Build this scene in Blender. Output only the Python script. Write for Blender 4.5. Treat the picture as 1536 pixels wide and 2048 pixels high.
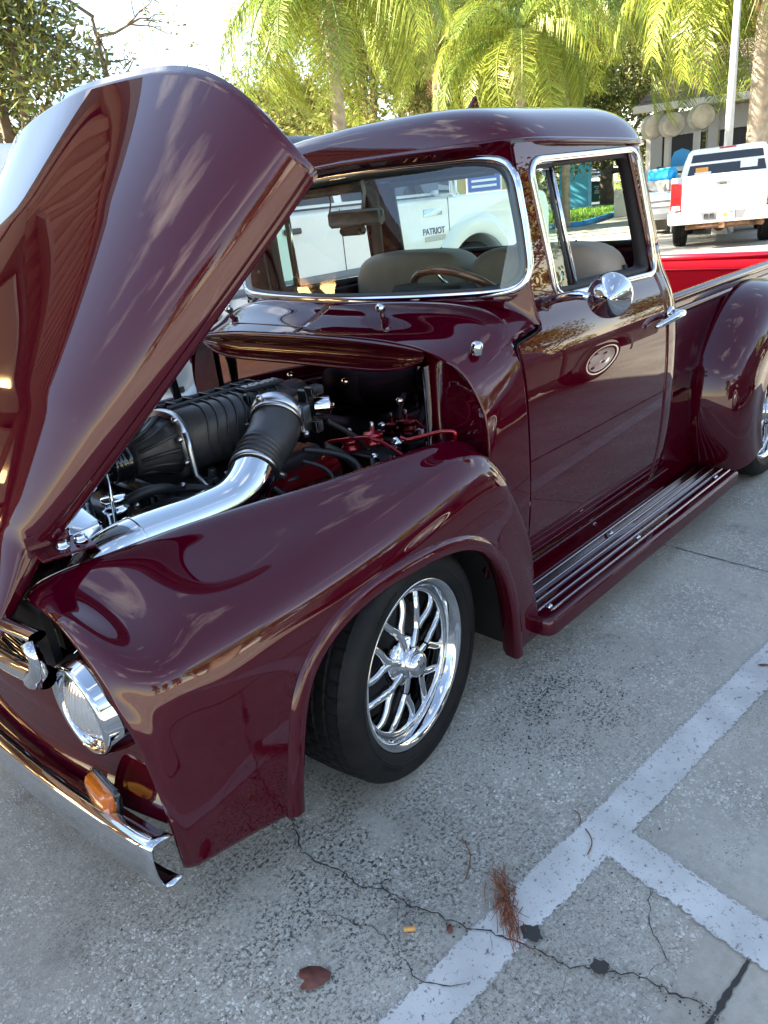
import bpy, math, random
import numpy as np
from mathutils import Vector, Matrix
scene = bpy.context.scene
for _o in list(bpy.data.objects): bpy.data.objects.remove(_o)
R = math.radians
COL = scene.collection

# ---------------------------------------------------------------- camera
cam_d = bpy.data.cameras.new("camera"); cam = bpy.data.objects.new("camera", cam_d); COL.objects.link(cam)
cam_d.sensor_fit = 'VERTICAL'; cam_d.sensor_height = 24.0; cam_d.lens = 24.0*1478.5/2048
cam_d.clip_start = 0.05; cam_d.clip_end = 3000
CAM = Vector((-1.2567, -2.0971, 1.5517))
_r = (0.68786, -0.71856, -0.10253); _u = (0.34324, 0.19755, 0.91824); _f = (0.63955, 0.66682, -0.38253)
cam.matrix_world = Matrix(((_r[0], _u[0], -_f[0], CAM[0]), (_r[1], _u[1], -_f[1], CAM[1]), (_r[2], _u[2], -_f[2], CAM[2]), (0, 0, 0, 1)))
scene.camera = cam

# ---------------------------------------------------------------- sky, sun, exposure
SUN_EL = R(31); SUN_AZ = math.atan2(-0.56, 0.83)          # measured from +Y towards +X
sun_dir = Vector((math.sin(SUN_AZ)*math.cos(SUN_EL), math.cos(SUN_AZ)*math.cos(SUN_EL), math.sin(SUN_EL)))
world = bpy.data.worlds.new("World"); scene.world = world; world.use_nodes = True
wn = world.node_tree; wn.nodes.clear()
def wnode(t): return wn.nodes.new(t)
sky = wnode('ShaderNodeTexSky'); sky.sky_type = 'NISHITA'; sky.sun_disc = False
sky.sun_elevation = SUN_EL; sky.sun_rotation = SUN_AZ; sky.air_density = 1.0; sky.dust_density = 0.0; sky.ozone_density = 2.2
wtc = wnode('ShaderNodeTexCoord'); wmap = wnode('ShaderNodeMapping'); wmap.inputs['Scale'].default_value = (1.0, 1.0, 2.4)
wno = wnode('ShaderNodeTexNoise'); wno.inputs['Scale'].default_value = 2.3; wno.inputs['Detail'].default_value = 9; wno.inputs['Roughness'].default_value = 0.56
wmap.inputs['Location'].default_value = (0.35, 0.2, 0.0)
wrp = wnode('ShaderNodeValToRGB'); wrp.color_ramp.elements[0].position = 0.56; wrp.color_ramp.elements[1].position = 0.72
wmx = wnode('ShaderNodeMixRGB'); wmx.inputs[2].default_value = (8.6, 8.2, 7.9, 1)
wmu = wnode('ShaderNodeMath'); wmu.operation = 'MULTIPLY'; wmu.inputs[1].default_value = 0.85
bg = wnode('ShaderNodeBackground'); bg.inputs['Strength'].default_value = 0.085
wout = wnode('ShaderNodeOutputWorld')
wn.links.new(wtc.outputs['Generated'], wmap.inputs['Vector']); wn.links.new(wmap.outputs['Vector'], wno.inputs['Vector'])
wn.links.new(wno.outputs['Fac'], wrp.inputs['Fac']); wn.links.new(wrp.outputs['Color'], wmu.inputs[0]); wn.links.new(wmu.outputs[0], wmx.inputs['Fac'])
wti = wnode('ShaderNodeMixRGB'); wti.blend_type = 'MULTIPLY'; wti.inputs[0].default_value = 1.0; wti.inputs[2].default_value = (1.17, 1.0, .85, 1); wn.links.new(sky.outputs['Color'], wti.inputs[1]); wn.links.new(wti.outputs[0], wmx.inputs[1]); wn.links.new(wmx.outputs['Color'], bg.inputs['Color']); wn.links.new(bg.outputs['Background'], wout.inputs['Surface'])
sun_l = bpy.data.lights.new("sun", 'SUN'); sun_l.energy = 5.0; sun_l.angle = R(0.55); sun_l.color = (1.0, 0.90, 0.74)
sun_o = bpy.data.objects.new("sun", sun_l); COL.objects.link(sun_o)
sun_o.rotation_euler = (-sun_dir).to_track_quat('-Z', 'Y').to_euler()
vs = scene.view_settings; vs.view_transform = 'Standard'; vs.look = 'None'; vs.gamma = 1.0; vs.use_curve_mapping = False
vs.exposure = 2.8
scene.cycles.max_bounces = 9; scene.cycles.glossy_bounces = 6; scene.cycles.transmission_bounces = 8; scene.cycles.transparent_max_bounces = 16; scene.cycles.diffuse_bounces = 3
scene.cycles.caustics_reflective = False; scene.cycles.caustics_refractive = False
scene.cycles.sample_clamp_indirect = 6.0; scene.cycles.use_denoising = True

# ---------------------------------------------------------------- materials
MAT = {}
def mat(name, color=(0.5, 0.5, 0.5), rough=0.5, metal=0.0, coat=0.0, spec=0.5, var=0.0, vscale=8.0, bump=0.0, bscale=60.0, trans=0.0, ior=1.45, emit=None, estr=0.0, coatrough=0.02, rvar=0.0, sss=0.0):
    m = bpy.data.materials.new(name); m.use_nodes = True; nt = m.node_tree; p = nt.nodes['Principled BSDF']
    c = (*color, 1)
    p.inputs['Base Color'].default_value = c; p.inputs['Roughness'].default_value = rough; p.inputs['Metallic'].default_value = metal
    p.inputs['Coat Weight'].default_value = coat; p.inputs['Coat Roughness'].default_value = coatrough
    p.inputs['Specular IOR Level'].default_value = spec; p.inputs['IOR'].default_value = ior
    p.inputs['Transmission Weight'].default_value = trans
    if emit: p.inputs['Emission Color'].default_value = (*emit, 1); p.inputs['Emission Strength'].default_value = estr
    tc = nt.nodes.new('ShaderNodeTexCoord')
    if var > 0 or rvar > 0:
        no = nt.nodes.new('ShaderNodeTexNoise'); no.inputs['Scale'].default_value = vscale; no.inputs['Detail'].default_value = 6
        nt.links.new(tc.outputs['Object'], no.inputs['Vector'])
        if var > 0:
            mx = nt.nodes.new('ShaderNodeMixRGB'); mx.inputs[1].default_value = (*[max(0, x*(1-var)) for x in color], 1); mx.inputs[2].default_value = (*[min(1, x*(1+var)) for x in color], 1)
            rp = nt.nodes.new('ShaderNodeValToRGB'); rp.color_ramp.elements[0].position = 0.3; rp.color_ramp.elements[1].position = 0.7
            nt.links.new(no.outputs['Fac'], rp.inputs['Fac']); nt.links.new(rp.outputs['Color'], mx.inputs['Fac']); nt.links.new(mx.outputs['Color'], p.inputs['Base Color'])
        if rvar > 0:
            mr = nt.nodes.new('ShaderNodeMapRange'); mr.inputs['To Min'].default_value = max(0, rough-rvar); mr.inputs['To Max'].default_value = rough+rvar
            nt.links.new(no.outputs['Fac'], mr.inputs['Value']); nt.links.new(mr.outputs['Result'], p.inputs['Roughness'])
    if bump > 0:
        nb = nt.nodes.new('ShaderNodeTexNoise'); nb.inputs['Scale'].default_value = bscale; nb.inputs['Detail'].default_value = 4
        nt.links.new(tc.outputs['Object'], nb.inputs['Vector'])
        bp = nt.nodes.new('ShaderNodeBump'); bp.inputs['Strength'].default_value = bump; bp.inputs['Distance'].default_value = 0.01
        nt.links.new(nb.outputs['Fac'], bp.inputs['Height']); nt.links.new(bp.outputs['Normal'], p.inputs['Normal'])
    MAT[name] = m
    return m
def leafmat(name, color, var=0.35):
    m = bpy.data.materials.new(name); m.use_nodes = True; nt = m.node_tree; p = nt.nodes['Principled BSDF']
    p.inputs['Roughness'].default_value = 0.45; p.inputs['Specular IOR Level'].default_value = 0.35
    g = nt.nodes.new('ShaderNodeNewGeometry'); hs = nt.nodes.new('ShaderNodeHueSaturation'); hs.inputs['Color'].default_value = (*color, 1)
    mr = nt.nodes.new('ShaderNodeMapRange'); mr.inputs['To Min'].default_value = 1-var; mr.inputs['To Max'].default_value = 1+var
    mh = nt.nodes.new('ShaderNodeMapRange'); mh.inputs['To Min'].default_value = 0.47; mh.inputs['To Max'].default_value = 0.53
    nt.links.new(g.outputs['Random Per Island'], mr.inputs['Value']); nt.links.new(g.outputs['Random Per Island'], mh.inputs['Value'])
    nt.links.new(mr.outputs['Result'], hs.inputs['Value']); nt.links.new(mh.outputs['Result'], hs.inputs['Hue'])
    nt.links.new(hs.outputs['Color'], p.inputs['Base Color'])
    tr = nt.nodes.new('ShaderNodeBsdfTranslucent'); nt.links.new(hs.outputs['Color'], tr.inputs['Color'])
    ms = nt.nodes.new('ShaderNodeMixShader'); ms.inputs[0].default_value = 0.35
    out = nt.nodes['Material Output']; nt.links.new(p.outputs[0], ms.inputs[1]); nt.links.new(tr.outputs[0], ms.inputs[2]); nt.links.new(ms.outputs[0], out.inputs['Surface'])
    MAT[name] = m
def glassmat(name, tint=(0.9, 1.0, 0.96), refl=1.0):
    # clear sheet glass: fresnel mirror over a tinted see-through pane (thin sheet, no refraction)
    m = bpy.data.materials.new(name); m.use_nodes = True; nt = m.node_tree; nt.nodes.remove(nt.nodes['Principled BSDF'])
    tr = nt.nodes.new('ShaderNodeBsdfTransparent'); tr.inputs['Color'].default_value = (*tint, 1)
    gl = nt.nodes.new('ShaderNodeBsdfGlossy'); gl.inputs['Roughness'].default_value = 0.0; gl.inputs['Color'].default_value = (refl, refl, refl, 1)
    ge = nt.nodes.new('ShaderNodeNewGeometry'); dt = nt.nodes.new('ShaderNodeVectorMath'); dt.operation = 'DOT_PRODUCT'; nt.links.new(ge.outputs['Normal'], dt.inputs[0]); nt.links.new(ge.outputs['Incoming'], dt.inputs[1])
    def mth(op, x, y):
        n = nt.nodes.new('ShaderNodeMath'); n.operation = op
        for i, v in ((0, x), (1, y)):
            if isinstance(v, float): n.inputs[i].default_value = v
            else: nt.links.new(v, n.inputs[i])
        return n
    ab = mth('ABSOLUTE', dt.outputs['Value'], 0.0); inv = mth('SUBTRACT', 1.0, ab.outputs[0]); pw = mth('POWER', inv.outputs[0], 5.0); sc_ = mth('MULTIPLY', pw.outputs[0], 0.92); fr = mth('ADD', sc_.outputs[0], 0.06)
    ms = nt.nodes.new('ShaderNodeMixShader'); out = nt.nodes['Material Output']
    nt.links.new(fr.outputs[0], ms.inputs[0]); nt.links.new(tr.outputs[0], ms.inputs[1]); nt.links.new(gl.outputs[0], ms.inputs[2]); nt.links.new(ms.outputs[0], out.inputs['Surface'])
    MAT[name] = m

# candy maroon with clear coat
mat('paint', (0.054, 0.0003, 0.0066), rough=0.30, metal=0.15, coat=1.0, coatrough=0.0, spec=0.0)
MAT['paint'].node_tree.nodes['Principled BSDF'].inputs['Coat IOR'].default_value = 1.55
MAT['paint'].node_tree.nodes['Principled BSDF'].inputs['Specular Tint'].default_value = (0.30, 0.01, 0.04, 1)
mat('firewall_gloss', (0.24, 0.15, 0.17), rough=0.02, metal=1.0, coat=1.0, coatrough=0.0)
mat('bed_red', (0.62, 0.004, 0.02), rough=0.4, coat=0.6, var=0.05, vscale=3)
mat('candy_red', (0.33, 0.004, 0.014), rough=0.3, metal=0.7, coat=1.0)
mat('chrome', (0.60, 0.61, 0.63), rough=0.02, metal=1.0, rvar=0.015, vscale=20)
mat('polished_alu', (0.68, 0.70, 0.72), rough=0.10, metal=1.0, rvar=0.05, vscale=25)
mat('rib_metal', (0.30, 0.27, 0.29), rough=0.16, metal=1.0, rvar=0.06, vscale=40)
mat('dark_steel', (0.06, 0.06, 0.065), rough=0.45, metal=0.8)
mat('cast_alu', (0.55, 0.56, 0.58), rough=0.34, metal=1.0, var=0.12, vscale=30)
mat('steel', (0.5, 0.5, 0.52), rough=0.28, metal=1.0)
mat('black_plastic', (0.040, 0.040, 0.043), rough=0.36, var=0.2, vscale=40)
mat('black_powder', (0.040, 0.041, 0.045), rough=0.40, bump=0.08, bscale=900, var=0.15, vscale=20)
mat('black_rubber', (0.024, 0.024, 0.026), rough=0.45, bump=0.1, bscale=300)
mat('black_gloss', (0.008, 0.008, 0.010), rough=0.12, coat=0.6)
mat('tyre', (0.0085, 0.0085, 0.0095), rough=0.58, spec=0.22, var=0.3, vscale=14, bump=0.15, bscale=500)
mat('dark_under', (0.012, 0.011, 0.012), rough=0.7, var=0.3, vscale=10)
mat('seat_tan', (0.30, 0.245, 0.195), rough=0.55, var=0.08, vscale=15, bump=0.12, bscale=350)
mat('interior_dark', (0.035, 0.03, 0.033), rough=0.7, bump=0.1, bscale=400)
mat('headliner', (0.09, 0.08, 0.08), rough=0.85, bump=0.2, bscale=500)
mat('wood_brown', (0.16, 0.055, 0.03), rough=0.25, coat=0.8, var=0.4, vscale=12)
mat('amber', (0.85, 0.20, 0.01), rough=0.12, coat=1.0, trans=0.35)
mat('gauge_white', (0.8, 0.8, 0.78), rough=0.4)
mat('blue_fitting', (0.01, 0.05, 0.55), rough=0.25, metal=0.8)
mat('lens_clear', (0.80, 0.80, 0.78), rough=0.05, trans=0.92, ior=1.45)
mat('reflector', (0.85, 0.85, 0.84), rough=0.12, metal=1.0)
glassmat('glass', (0.86, 0.97, 0.93)); glassmat('glass_dark', (0.30, 0.36, 0.36)); glassmat('glass_tint', (0.72, 0.97, 0.86))
mat('white_paint', (0.80, 0.80, 0.78), rough=0.35, coat=0.7, var=0.03, vscale=2)
mat('white_paint_warm', (0.82, 0.80, 0.75), rough=0.32, coat=0.7, var=0.03, vscale=2)
mat('silver_paint', (0.42, 0.44, 0.46), rough=0.3, metal=0.4, coat=0.8)
mat('dark_paint', (0.012, 0.012, 0.016), rough=0.25, coat=1.0)
mat('tail_red', (0.55, 0.012, 0.015), rough=0.15, coat=1.0)
mat('plate_white', (0.75, 0.77, 0.76), rough=0.4)
mat('plate_orange', (0.75, 0.32, 0.05), rough=0.4)
mat('plate_green', (0.07, 0.25, 0.08), rough=0.4)
mat('grey_plastic', (0.20, 0.20, 0.21), rough=0.5)
mat('rust_metal', (0.16, 0.085, 0.05), rough=0.7, var=0.5, vscale=20, metal=0.3)
mat('letter_grey', (0.38, 0.38, 0.40), rough=0.4, metal=0.5)
mat('letter_dark', (0.03, 0.035, 0.05), rough=0.5)
mat('letter_blue', (0.03, 0.08, 0.35), rough=0.5)

# ---------------------------------------------------------------- object helpers
def thing(name, label, cat, loc=(0, 0, 0), group=None):
    o = bpy.data.objects.new(name, None); COL.objects.link(o); o.location = loc; o.empty_display_size = 0.1
    o['label'] = label; o['category'] = cat
    if group: o['group'] = group
    return o
def tag(o, label=None, cat=None, group=None, kind=None):
    if label: o['label'] = label
    if cat: o['category'] = cat
    if group: o['group'] = group
    if kind: o['kind'] = kind
    return o
def abs_loc(o):      # parts already sit in world coordinates; only a thing's own empty is offset
    return Vector(o.location) if o.parent is None else Vector((0, 0, 0))
def mk(name, V, F, m, parent=None, smooth=True, kind=None, auto=None, world_coords=True):
    """one mesh object; V in world coordinates (or the parent's, with world_coords False)"""
    me = bpy.data.meshes.new(name); me.from_pydata([tuple(map(float, v)) for v in V], [], F); me.update()
    if smooth:
        me.polygons.foreach_set('use_smooth', [True]*len(me.polygons))
        if auto: me.set_sharp_from_angle(angle=R(auto))
    o = bpy.data.objects.new(name, me); COL.objects.link(o)
    if m: me.materials.append(MAT[m] if isinstance(m, str) else m)
    if parent is not None:
        o.parent = parent
        if world_coords:
            L = abs_loc(parent); o.matrix_parent_inverse = Matrix.Translation(-L)
    if kind: o['kind'] = kind
    return o
def copy_tree(o, parent=None):
    c = o.copy(); COL.objects.link(c)
    if parent is not None: c.parent = parent
    for ch in list(o.children): copy_tree(ch, c)
    return c
class MB:
    """mesh builder: shapes collected into one mesh"""
    def __init__(s): s.V = []; s.F = []
    def add(s, V, F):
        n = len(s.V); s.V += [tuple(v) for v in V]; s.F += [tuple(i+n for i in f) for f in F]; return s
    def box(s, c, d, bev=0.0, rot=None):
        x, y, z = d[0]/2, d[1]/2, d[2]/2
        if bev <= 0:
            V = [(sx*x, sy*y, sz*z) for sx in (-1, 1) for sy in (-1, 1) for sz in (-1, 1)]
            F = [(0, 1, 3, 2), (4, 6, 7, 5), (0, 4, 5, 1), (2, 3, 7, 6), (0, 2, 6, 4), (1, 5, 7, 3)]
        else:
            b = min(bev, x*.99, y*.99, z*.99); V = []; idx = {}
            for sx in (-1, 1):
                for sy in (-1, 1):
                    for sz in (-1, 1):
                        for a in range(3):
                            p = [sx*(x-b), sy*(y-b), sz*(z-b)]; p[a] = (sx*x, sy*y, sz*z)[a]
                            idx[(sx, sy, sz, a)] = len(V); V.append(tuple(p))
            F = []
            for sx in (-1, 1):
                q = [idx[(sx, a, b2, 0)] for a, b2 in ((-1, -1), (1, -1), (1, 1), (-1, 1))]; F.append(q if sx > 0 else q[::-1])
                q = [idx[(a, sx, b2, 1)] for a, b2 in ((-1, -1), (1, -1), (1, 1), (-1, 1))]; F.append(q[::-1] if sx > 0 else q)
                q = [idx[(a, b2, sx, 2)] for a, b2 in ((-1, -1), (1, -1), (1, 1), (-1, 1))]; F.append(q if sx > 0 else q[::-1])
            for s1 in (-1, 1):
                for s2 in (-1, 1):
                    F.append([idx[(s1, s2, -1, 0)], idx[(s1, s2, 1, 0)], idx[(s1, s2, 1, 1)], idx[(s1, s2, -1, 1)]])
                    F.append([idx[(s1, -1, s2, 0)], idx[(s1, 1, s2, 0)], idx[(s1, 1, s2, 2)], idx[(s1, -1, s2, 2)]])
                    F.append([idx[(-1, s1, s2, 1)], idx[(1, s1, s2, 1)], idx[(1, s1, s2, 2)], idx[(-1, s1, s2, 2)]])
                    for s3 in (-1, 1): F.append([idx[(s1, s2, s3, 0)], idx[(s1, s2, s3, 1)], idx[(s1, s2, s3, 2)]])
        M3 = rot if rot is not None else Matrix.Identity(3)
        V = [M3 @ Vector(v)+Vector(c) for v in V]
        return s.add(V, F)
    def tube(s, path, r, n=10, cap=True, closed=False):
        P = [Vector(p) for p in path]; m = len(P); rr = r if hasattr(r, '__len__') else [r]*m
        V = []; F = []; prev = None
        for i, p in enumerate(P):
            if closed: t = P[(i+1) % m]-P[i-1]
            else: t = P[min(i+1, m-1)]-P[max(i-1, 0)]
            t = t.normalized() if t.length > 1e-9 else Vector((0, 0, 1))
            if prev is None:
                a = Vector((0, 0, 1)) if abs(t.z) < .9 else Vector((1, 0, 0)); u = (a-t*a.dot(t)).normalized()
            else:
                u = prev-t*prev.dot(t); u = u.normalized() if u.length > 1e-9 else prev
            prev = u; w = t.cross(u)
            for k in range(n):
                a = 2*math.pi*k/n; V.append(p+(u*math.cos(a)+w*math.sin(a))*rr[i])
        for i in range(m if closed else m-1):
            for k in range(n):
                j = (i+1) % m; F.append((i*n+k, i*n+(k+1) % n, j*n+(k+1) % n, j*n+k))
        if cap and not closed: F.append(tuple(range(n))[::-1]); F.append(tuple((m-1)*n+k for k in range(n)))
        return s.add(V, F)
    def lathe(s, prof, org, axis, n=32, cap0=False, cap1=False):
        """prof: (r, h) pairs; h along axis"""
        ax = Vector(axis).normalized(); a = Vector((0, 0, 1)) if abs(ax.z) < .9 else Vector((1, 0, 0)); u = (a-ax*a.dot(ax)).normalized(); w = ax.cross(u)
        V = []; F = []; org = Vector(org); m = len(prof)
        for r, h in prof:
            for k in range(n):
                t = 2*math.pi*k/n; V.append(org+ax*h+(u*math.cos(t)+w*math.sin(t))*r)
        for i in range(m-1):
            for k in range(n): F.append((i*n+k, i*n+(k+1) % n, (i+1)*n+(k+1) % n, (i+1)*n+k))
        if cap0: F.append(tuple(range(n))[::-1])
        if cap1: F.append(tuple((m-1)*n+k for k in range(n)))
        return s.add(V, F)
    def prism(s, poly, fn, d0, d1):
        """2-D polygon extruded: fn(a, b, d) -> xyz"""
        n = len(poly); V = [fn(a, b, d0) for a, b in poly]+[fn(a, b, d1) for a, b in poly]
        F = [tuple(range(n))[::-1], tuple(range(n, 2*n))]+[(k, (k+1) % n, n+(k+1) % n, n+k) for k in range(n)]
        return s.add(V, F)
    def grid(s, G, closed_v=False):
        nu = len(G); nv = len(G[0]); V = [p for row in G for p in row]; F = []
        for i in range(nu-1):
            for j in range(nv if closed_v else nv-1):
                k = (j+1) % nv; F.append((i*nv+j, i*nv+k, (i+1)*nv+k, (i+1)*nv+j))
        return s.add(V, F)
    def sphere(s, c, r, nu=10, nv=14, sc=(1, 1, 1)):
        V = []; F = []
        for i in range(nu+1):
            a = math.pi*i/nu
            for j in range(nv):
                b = 2*math.pi*j/nv; V.append((c[0]+r*sc[0]*math.sin(a)*math.cos(b), c[1]+r*sc[1]*math.sin(a)*math.sin(b), c[2]+r*sc[2]*math.cos(a)))
        for i in range(nu):
            for j in range(nv): F.append((i*nv+j, i*nv+(j+1) % nv, (i+1)*nv+(j+1) % nv, (i+1)*nv+j))
        return s.add(V, F)
    def mirror(s):
        o = MB(); o.V = [(v[0], -v[1], v[2]) for v in s.V]; o.F = [tuple(f[::-1]) for f in s.F]; return o
    def build(s, name, m, parent=None, **k): return mk(name, s.V, s.F, m, parent, **k)
def solidify(o, t, off=-1.0):
    md = o.modifiers.new('thickness', 'SOLIDIFY'); md.thickness = t; md.offset = off; return o
def bevel(o, w, seg=2, ang=35):
    md = o.modifiers.new('bevel', 'BEVEL'); md.width = w; md.segments = seg; md.limit_method = 'ANGLE'; md.angle_limit = R(ang); md.harden_normals = False; return o
# natural cubic splines as linear operators
def _opm(K):
    K = np.asarray(K, float); n = len(K); h = np.diff(K); A = np.eye(n); B = np.zeros((n, n))
    for i in range(1, n-1):
        A[i, i-1] = h[i-1]; A[i, i] = 2*(h[i-1]+h[i]); A[i, i+1] = h[i]
        B[i, i-1] = 6/h[i-1]; B[i, i] = -6/h[i-1]-6/h[i]; B[i, i+1] = 6/h[i]
    return np.linalg.solve(A, B)
def weights(K, q):
    K = np.asarray(K, float); q = np.clip(np.atleast_1d(np.asarray(q, float)), K[0], K[-1]); n = len(K); D2 = _opm(K)
    i = np.clip(np.searchsorted(K, q)-1, 0, n-2); h = K[i+1]-K[i]; a = (K[i+1]-q)/h; b = (q-K[i])/h
    W = np.zeros((len(q), n)); r = np.arange(len(q)); W[r, i] += a; W[r, i+1] += b
    W += ((a**3-a)*h*h/6)[:, None]*D2[i]+((b**3-b)*h*h/6)[:, None]*D2[i+1]
    return W
def spl(P, n, closed=False):
    P = np.asarray(P, float)
    if closed:
        m = len(P); Q = np.vstack([P[-3:], P, P[:4]]); d = np.r_[0, np.cumsum(np.linalg.norm(np.diff(Q, axis=0), axis=1))]
        return weights(d, np.linspace(d[3], d[3+m], n, endpoint=False)) @ Q
    d = np.r_[0, np.cumsum(np.linalg.norm(np.diff(P, axis=0), axis=1))]
    return weights(d, np.linspace(0, d[-1], n)) @ P
def s1(xs, ys): 
    xs = list(xs); ys = np.asarray(ys, float)
    return lambda q: weights(xs, q) @ ys
class Surf:
    def __init__(s, C):
        s.C = np.asarray(C, float)
        s.U = np.r_[0, np.cumsum(np.linalg.norm(np.diff(s.C, axis=0), axis=2).mean(1))]; s.U /= s.U[-1]
        s.T = np.r_[0, np.cumsum(np.linalg.norm(np.diff(s.C, axis=1), axis=2).mean(0))]; s.T /= s.T[-1]
    def grid(s, u, t): return np.einsum('ai,bj,ijk->abk', weights(s.U, u), weights(s.T, t), s.C)
def gridF(nu, nv): return [(i*nv+j, i*nv+j+1, (i+1)*nv+j+1, (i+1)*nv+j) for i in range(nu-1) for j in range(nv-1)]
def sweep(path, prof, nrm):
    """profile (a, b) swept along a path; a along nrm(i), b along the tangent x normal; closed path"""
    P = [Vector(p) for p in path]; m = len(P); G = []
    for i in range(m):
        t = (P[(i+1) % m]-P[i-1]).normalized(); n = Vector(nrm[i]); n = (n-t*n.dot(t)).normalized(); b = t.cross(n)
        G.append([P[i]+n*x+b*y for x, y in prof])
    return G
def circ(r, n=12): return [(r*math.cos(2*math.pi*k/n), r*math.sin(2*math.pi*k/n)) for k in range(n)]
def text_mesh(txt, size, depth, M4, name, m, parent=None, bold=0.0, align='CENTER', **kw):
    cu = bpy.data.curves.new(name, 'FONT'); cu.body = txt; cu.size = size; cu.extrude = depth; cu.offset = bold; cu.align_x = align; cu.align_y = 'CENTER'; cu.resolution_u = 3
    to = bpy.data.objects.new('tmp_text', cu); COL.objects.link(to); dg = bpy.context.evaluated_depsgraph_get()
    me = bpy.data.meshes.new_from_object(to.evaluated_get(dg)); bpy.data.objects.remove(to); bpy.data.curves.remove(cu)
    V = [M4 @ v.co for v in me.vertices]; F = [tuple(p.vertices) for p in me.polygons]; bpy.data.meshes.remove(me)
    return mk(name, V, F, m, parent, smooth=False, **kw)
def frame(org, ex, ey):
    ex = Vector(ex).normalized(); ey = Vector(ey); ey = (ey-ex*ey.dot(ex)).normalized(); ez = ex.cross(ey); o = Vector(org)
    return Matrix(((ex.x, ey.x, ez.x, o.x), (ex.y, ey.y, ez.y, o.y), (ex.z, ey.z, ez.z, o.z), (0, 0, 0, 1)))

# ================================================================ the maroon pickup
# x runs to the tail (front axle at 0), the near side is -y
truck = thing('pickup_truck', 'glossy maroon classic pickup truck parked with its hood tilted open', 'pickup truck')
def lerp(a, b, t): return a+(b-a)*t
def both(name, mb, m, parent=truck, **k):
    a = mb.build(name, m, parent, **k); b = mb.mirror().build(name, m, parent, **k); return a, b

# ---- front fenders: lofted sections, the arch cut out, a rolled lip round it
def fsec(x, yi, zi, ys, zs, y6, y4, yb, zb, cr=.014):
    z7 = lerp(zs, zb, .36); z8 = lerp(zs, zb, .68)
    L = [(yi+.035, zi-.05), (yi, zi), (lerp(yi, ys, .33), lerp(zi, zs, .33)+cr*.8), (lerp(yi, ys, .66), lerp(zi, zs, .66)+cr), (lerp(yi, ys, .88), lerp(zi, zs, .88)+cr*.7),
         (ys, zs-.002), (lerp(ys, y6, .5)-.004, zs-.034), (y6, z7), (y4, z8), (yb, zb)]
    return [(x, -y if y > 0 else y, z) for y, z in L]
FS = []
bx = [-.79, -.80, -.81, -.812, -.812, -.811, -.81, -.80, -.79, -.785]
by = [(-.345, .745), (-.38, .788), (-.53, .806), (-.61, .800), (-.685, .765), (-.732, .728), (-.762, .690), (-.810, .597), (-.838, .418), (-.842, .25)]
FS.append([(a, y, z) for a, (y, z) in zip(bx, by)])
FS.append([(-.772, -.355, .765), (-.780, -.39, .812), (-.786, -.55, .815), (-.786, -.642, .800), (-.784, -.722, .764), (-.782, -.768, .727), (-.780, -.794, .684), (-.775, -.830, .59), (-.770, -.850, .41), (-.768, -.852, .243)])
FS.append(fsec(-.735, -.425, .838, -.797, .730, -.843, -.857, -.857, .238))
FS.append(fsec(-.64, -.487, .862, -.815, .733, -.858, -.864, -.862, .225))
FS.append(fsec(-.48, -.533, .876, -.823, .746, -.866, -.868, -.866, .195))
FS.append(fsec(-.28, -.588, .882, -.828, .762, -.870, -.872, -.870, .17))
FS.append(fsec(-.02, -.664, .888, -.830, .796, -.872, -.873, -.870, .15, .012))
FS.append(fsec(.18, -.70, .891, -.828, .828, -.870, -.872, -.870, .14, .009))
FS.append(fsec(.33, -.722, .884, -.824, .843, -.866, -.870, -.870, .14, .006))
FS.append(fsec(.43, -.733, .850, -.822, .812, -.862, -.868, -.868, .14, .004))
FS.append(fsec(.50, -.738, .776, -.820, .732, -.856, -.866, -.866, .138, .004))
FS.append(fsec(.555, -.742, .676, -.820, .625, -.850, -.862, -.864, .137, .004))
FS.append(fsec(.592, -.746, .56, -.820, .512, -.844, -.858, -.862, .136, .004))
FS.append(fsec(.606, -.75, .47, -.820, .425, -.838, -.852, -.858, .136, .004))
FEN = Surf(FS)
ARCH = spl([(-.478, .05), (-.468, .232), (-.436, .38), (-.362, .55), (-.252, .622), (-.063, .652), (.10, .646), (.275, .592), (.368, .505), (.425, .355), (.442, .15), (.444, .05)], 90)
def inside(poly, x, z):
    c = False; n = len(poly); j = n-1
    for i in range(n):
        xi, zi = poly[i]; xj, zj = poly[j]
        if (zi > z) != (zj > z) and x < (xj-xi)*(z-zi)/(zj-zi)+xi: c = not c
        j = i
    return c
def fender_mesh():
    NU, NT = 170, 96
    G = FEN.grid(np.linspace(0, 1, NU), np.r_[np.linspace(0, .42, 46), np.linspace(.42, 1, NT-45)[1:]]); nt = G.shape[1]
    P = G.reshape(-1, 3).copy(); F = gridF(NU, nt); AP = [tuple(a) for a in ARCH]
    ins = np.array([p[1] < -.80 and p[2] < .70 and inside(AP, p[0], p[2]) for p in P]); keep = []
    for f in F:
        k = sum(ins[i] for i in f)
        if k < 4: keep.append(f)
    A = np.array(ARCH)
    touched = set(i for f in keep for i in f if ins[i])
    for i in touched:
        d = ((A-P[i, [0, 2]])**2).sum(1); j = d.argmin(); P[i, 0], P[i, 2] = A[j]
    return MB().add(P, keep)
fm = fender_mesh()
side_pts = FEN.grid(np.linspace(0, 1, 120), np.linspace(.45, 1, 40)).reshape(-1, 3)
def side_y(x, z):
    d = (side_pts[:, 0]-x)**2+(side_pts[:, 2]-z)**2; k = d.argsort()[:6]; w = 1/(d[k]+1e-5); return float((side_pts[k, 1]*w).sum()/w.sum())
A2 = spl([(-.472, .19), (-.467, .235), (-.436, .38), (-.362, .55), (-.252, .622), (-.063, .652), (.10, .646), (.275, .592), (.368, .505), (.425, .355), (.442, .15), (.443, .125)], 80)
G = []
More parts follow.
